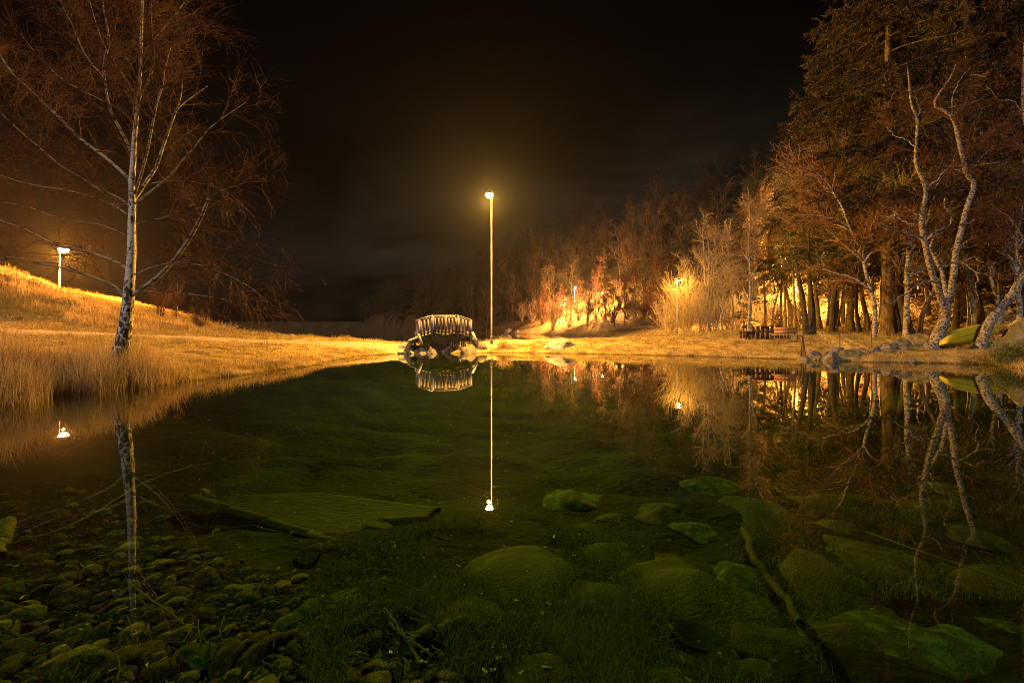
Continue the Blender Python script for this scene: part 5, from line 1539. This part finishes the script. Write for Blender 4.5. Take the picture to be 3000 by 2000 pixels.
mk('edge_batten', join(*[beam(P[k], P[k + 5], .07, .06) for k in range(0, 25, 5)]), M['board'], t)
# sunken branches and sticks
def bed_stick(pxs, r, mat, label, lift=.08, name='sunken_branch', cat='branch', group=None):
    P = []
    for px, py in pxs:
        q = ground_at(px, py); P.append(q + [0, 0, lift])
    P = spline(np.array(P), 18)
    P[1:-1] += np.random.default_rng(int(pxs[0][0])).normal(size=(16, 3)) * r * .25
    o = mk(name, tubes(P, np.linspace(1, .55, 18) * r, 8), mat, None, P[0])
    return tag(o, label, cat, group)
bed_stick([(2182, 1612), (2215, 1700), (2262, 1780), (2310, 1850), (2345, 1925)], .045, M['rock_wet'], 'thick sunken branch lying down the near right bed', .2)
bed_stick([(560, 1385), (420, 1440), (250, 1550), (110, 1610), (0, 1640)], .014, M['twig_sunk'], 'long thin stick across the left pond bed', .12)
bed_stick([(1125, 1830), (1190, 1920), (1230, 2000)], .013, M['twig_sunk'], 'pale broken stick at the bottom left of centre', .10)
bed_stick([(1140, 1885), (1200, 1935), (1270, 1985)], .010, M['twig_sunk'], 'pale thin stick crossing the broken stick near the bottom', .12)
bed_stick([(20, 1560), (15, 1610), (5, 1660)], .06, M['bark_moss'], 'thick mossy stub at the left edge of the pond bed', .1)
bed_stick([(2540, 1630), (2700, 1700), (2880, 1772), (3010, 1830)], .010, M['twig_sunk'], 'long straight stick across the right pond bed', .25)
bed_stick([(370, 1740), (430, 1790), (500, 1840), (540, 1880)], .008, M['twig_sunk'], 'thin yellowish stick amid the stones of the near left bed', .10)
bed_stick([(0, 1812), (60, 1830), (100, 1840)], .008, M['twig_sunk'], 'short yellow stick at the left edge above the bottom corner', .12)
bed_stick([(1190, 1905), (1300, 1870), (1370, 1840)], .05, M['bark_dark'], 'dark sunken log at the bottom left of the weed bed', .05)
g = np.random.default_rng(99)
for k in range(46):
    px, py = g.uniform(0, 1300), g.uniform(1650, 2000)
    a = g.uniform(0, 3.14); L_ = g.uniform(40, 150)
    bed_stick([(px, py), (px + L_ * .5 * math.cos(a) + g.normal() * 6, min(2060, py + L_ * .3 * math.sin(a))), (px + L_ * math.cos(a), min(2080, py + L_ * .6 * math.sin(a)))], g.uniform(.003, .006), M['twig_sunk'] if k % 3 else M['bark_dark'],
              'thin twig lying over the near left pond bed', .09, 'sunken_twig', 'twig', 'thin twigs on the near left pond bed')

# ------------------------------------------------------------------ night haze over the water
m, n, l, b = new_mat('night_haze')
n.remove(b)
pv = n.new("ShaderNodeVolumePrincipled")
pv.inputs['Color'].default_value = (.95, .95, .92, 1)
pv.inputs['Density'].default_value = 0.000085
pv.inputs['Anisotropy'].default_value = .78
l.new(pv.outputs[0], n["Material Output"].inputs['Volume'])
try:
    m.cycles.volume_sampling = 'EQUIANGULAR'
    m.cycles.homogeneous_volume = True
except Exception:
    pass
x0, x1, y0, y1, z0, z1 = -950, 950, -950, 950, -6, 120
V = np.array([(x, y, z) for x in (x0, x1) for y in (y0, y1) for z in (z0, z1)], float)
Q = np.array([(0, 1, 3, 2), (4, 6, 7, 5), (0, 4, 5, 1), (2, 3, 7, 6), (0, 2, 6, 4), (1, 5, 7, 3)])
tag(mk('haze', (V, Q), m), 'thin night haze over the pond and hills', 'haze', kind='stuff')
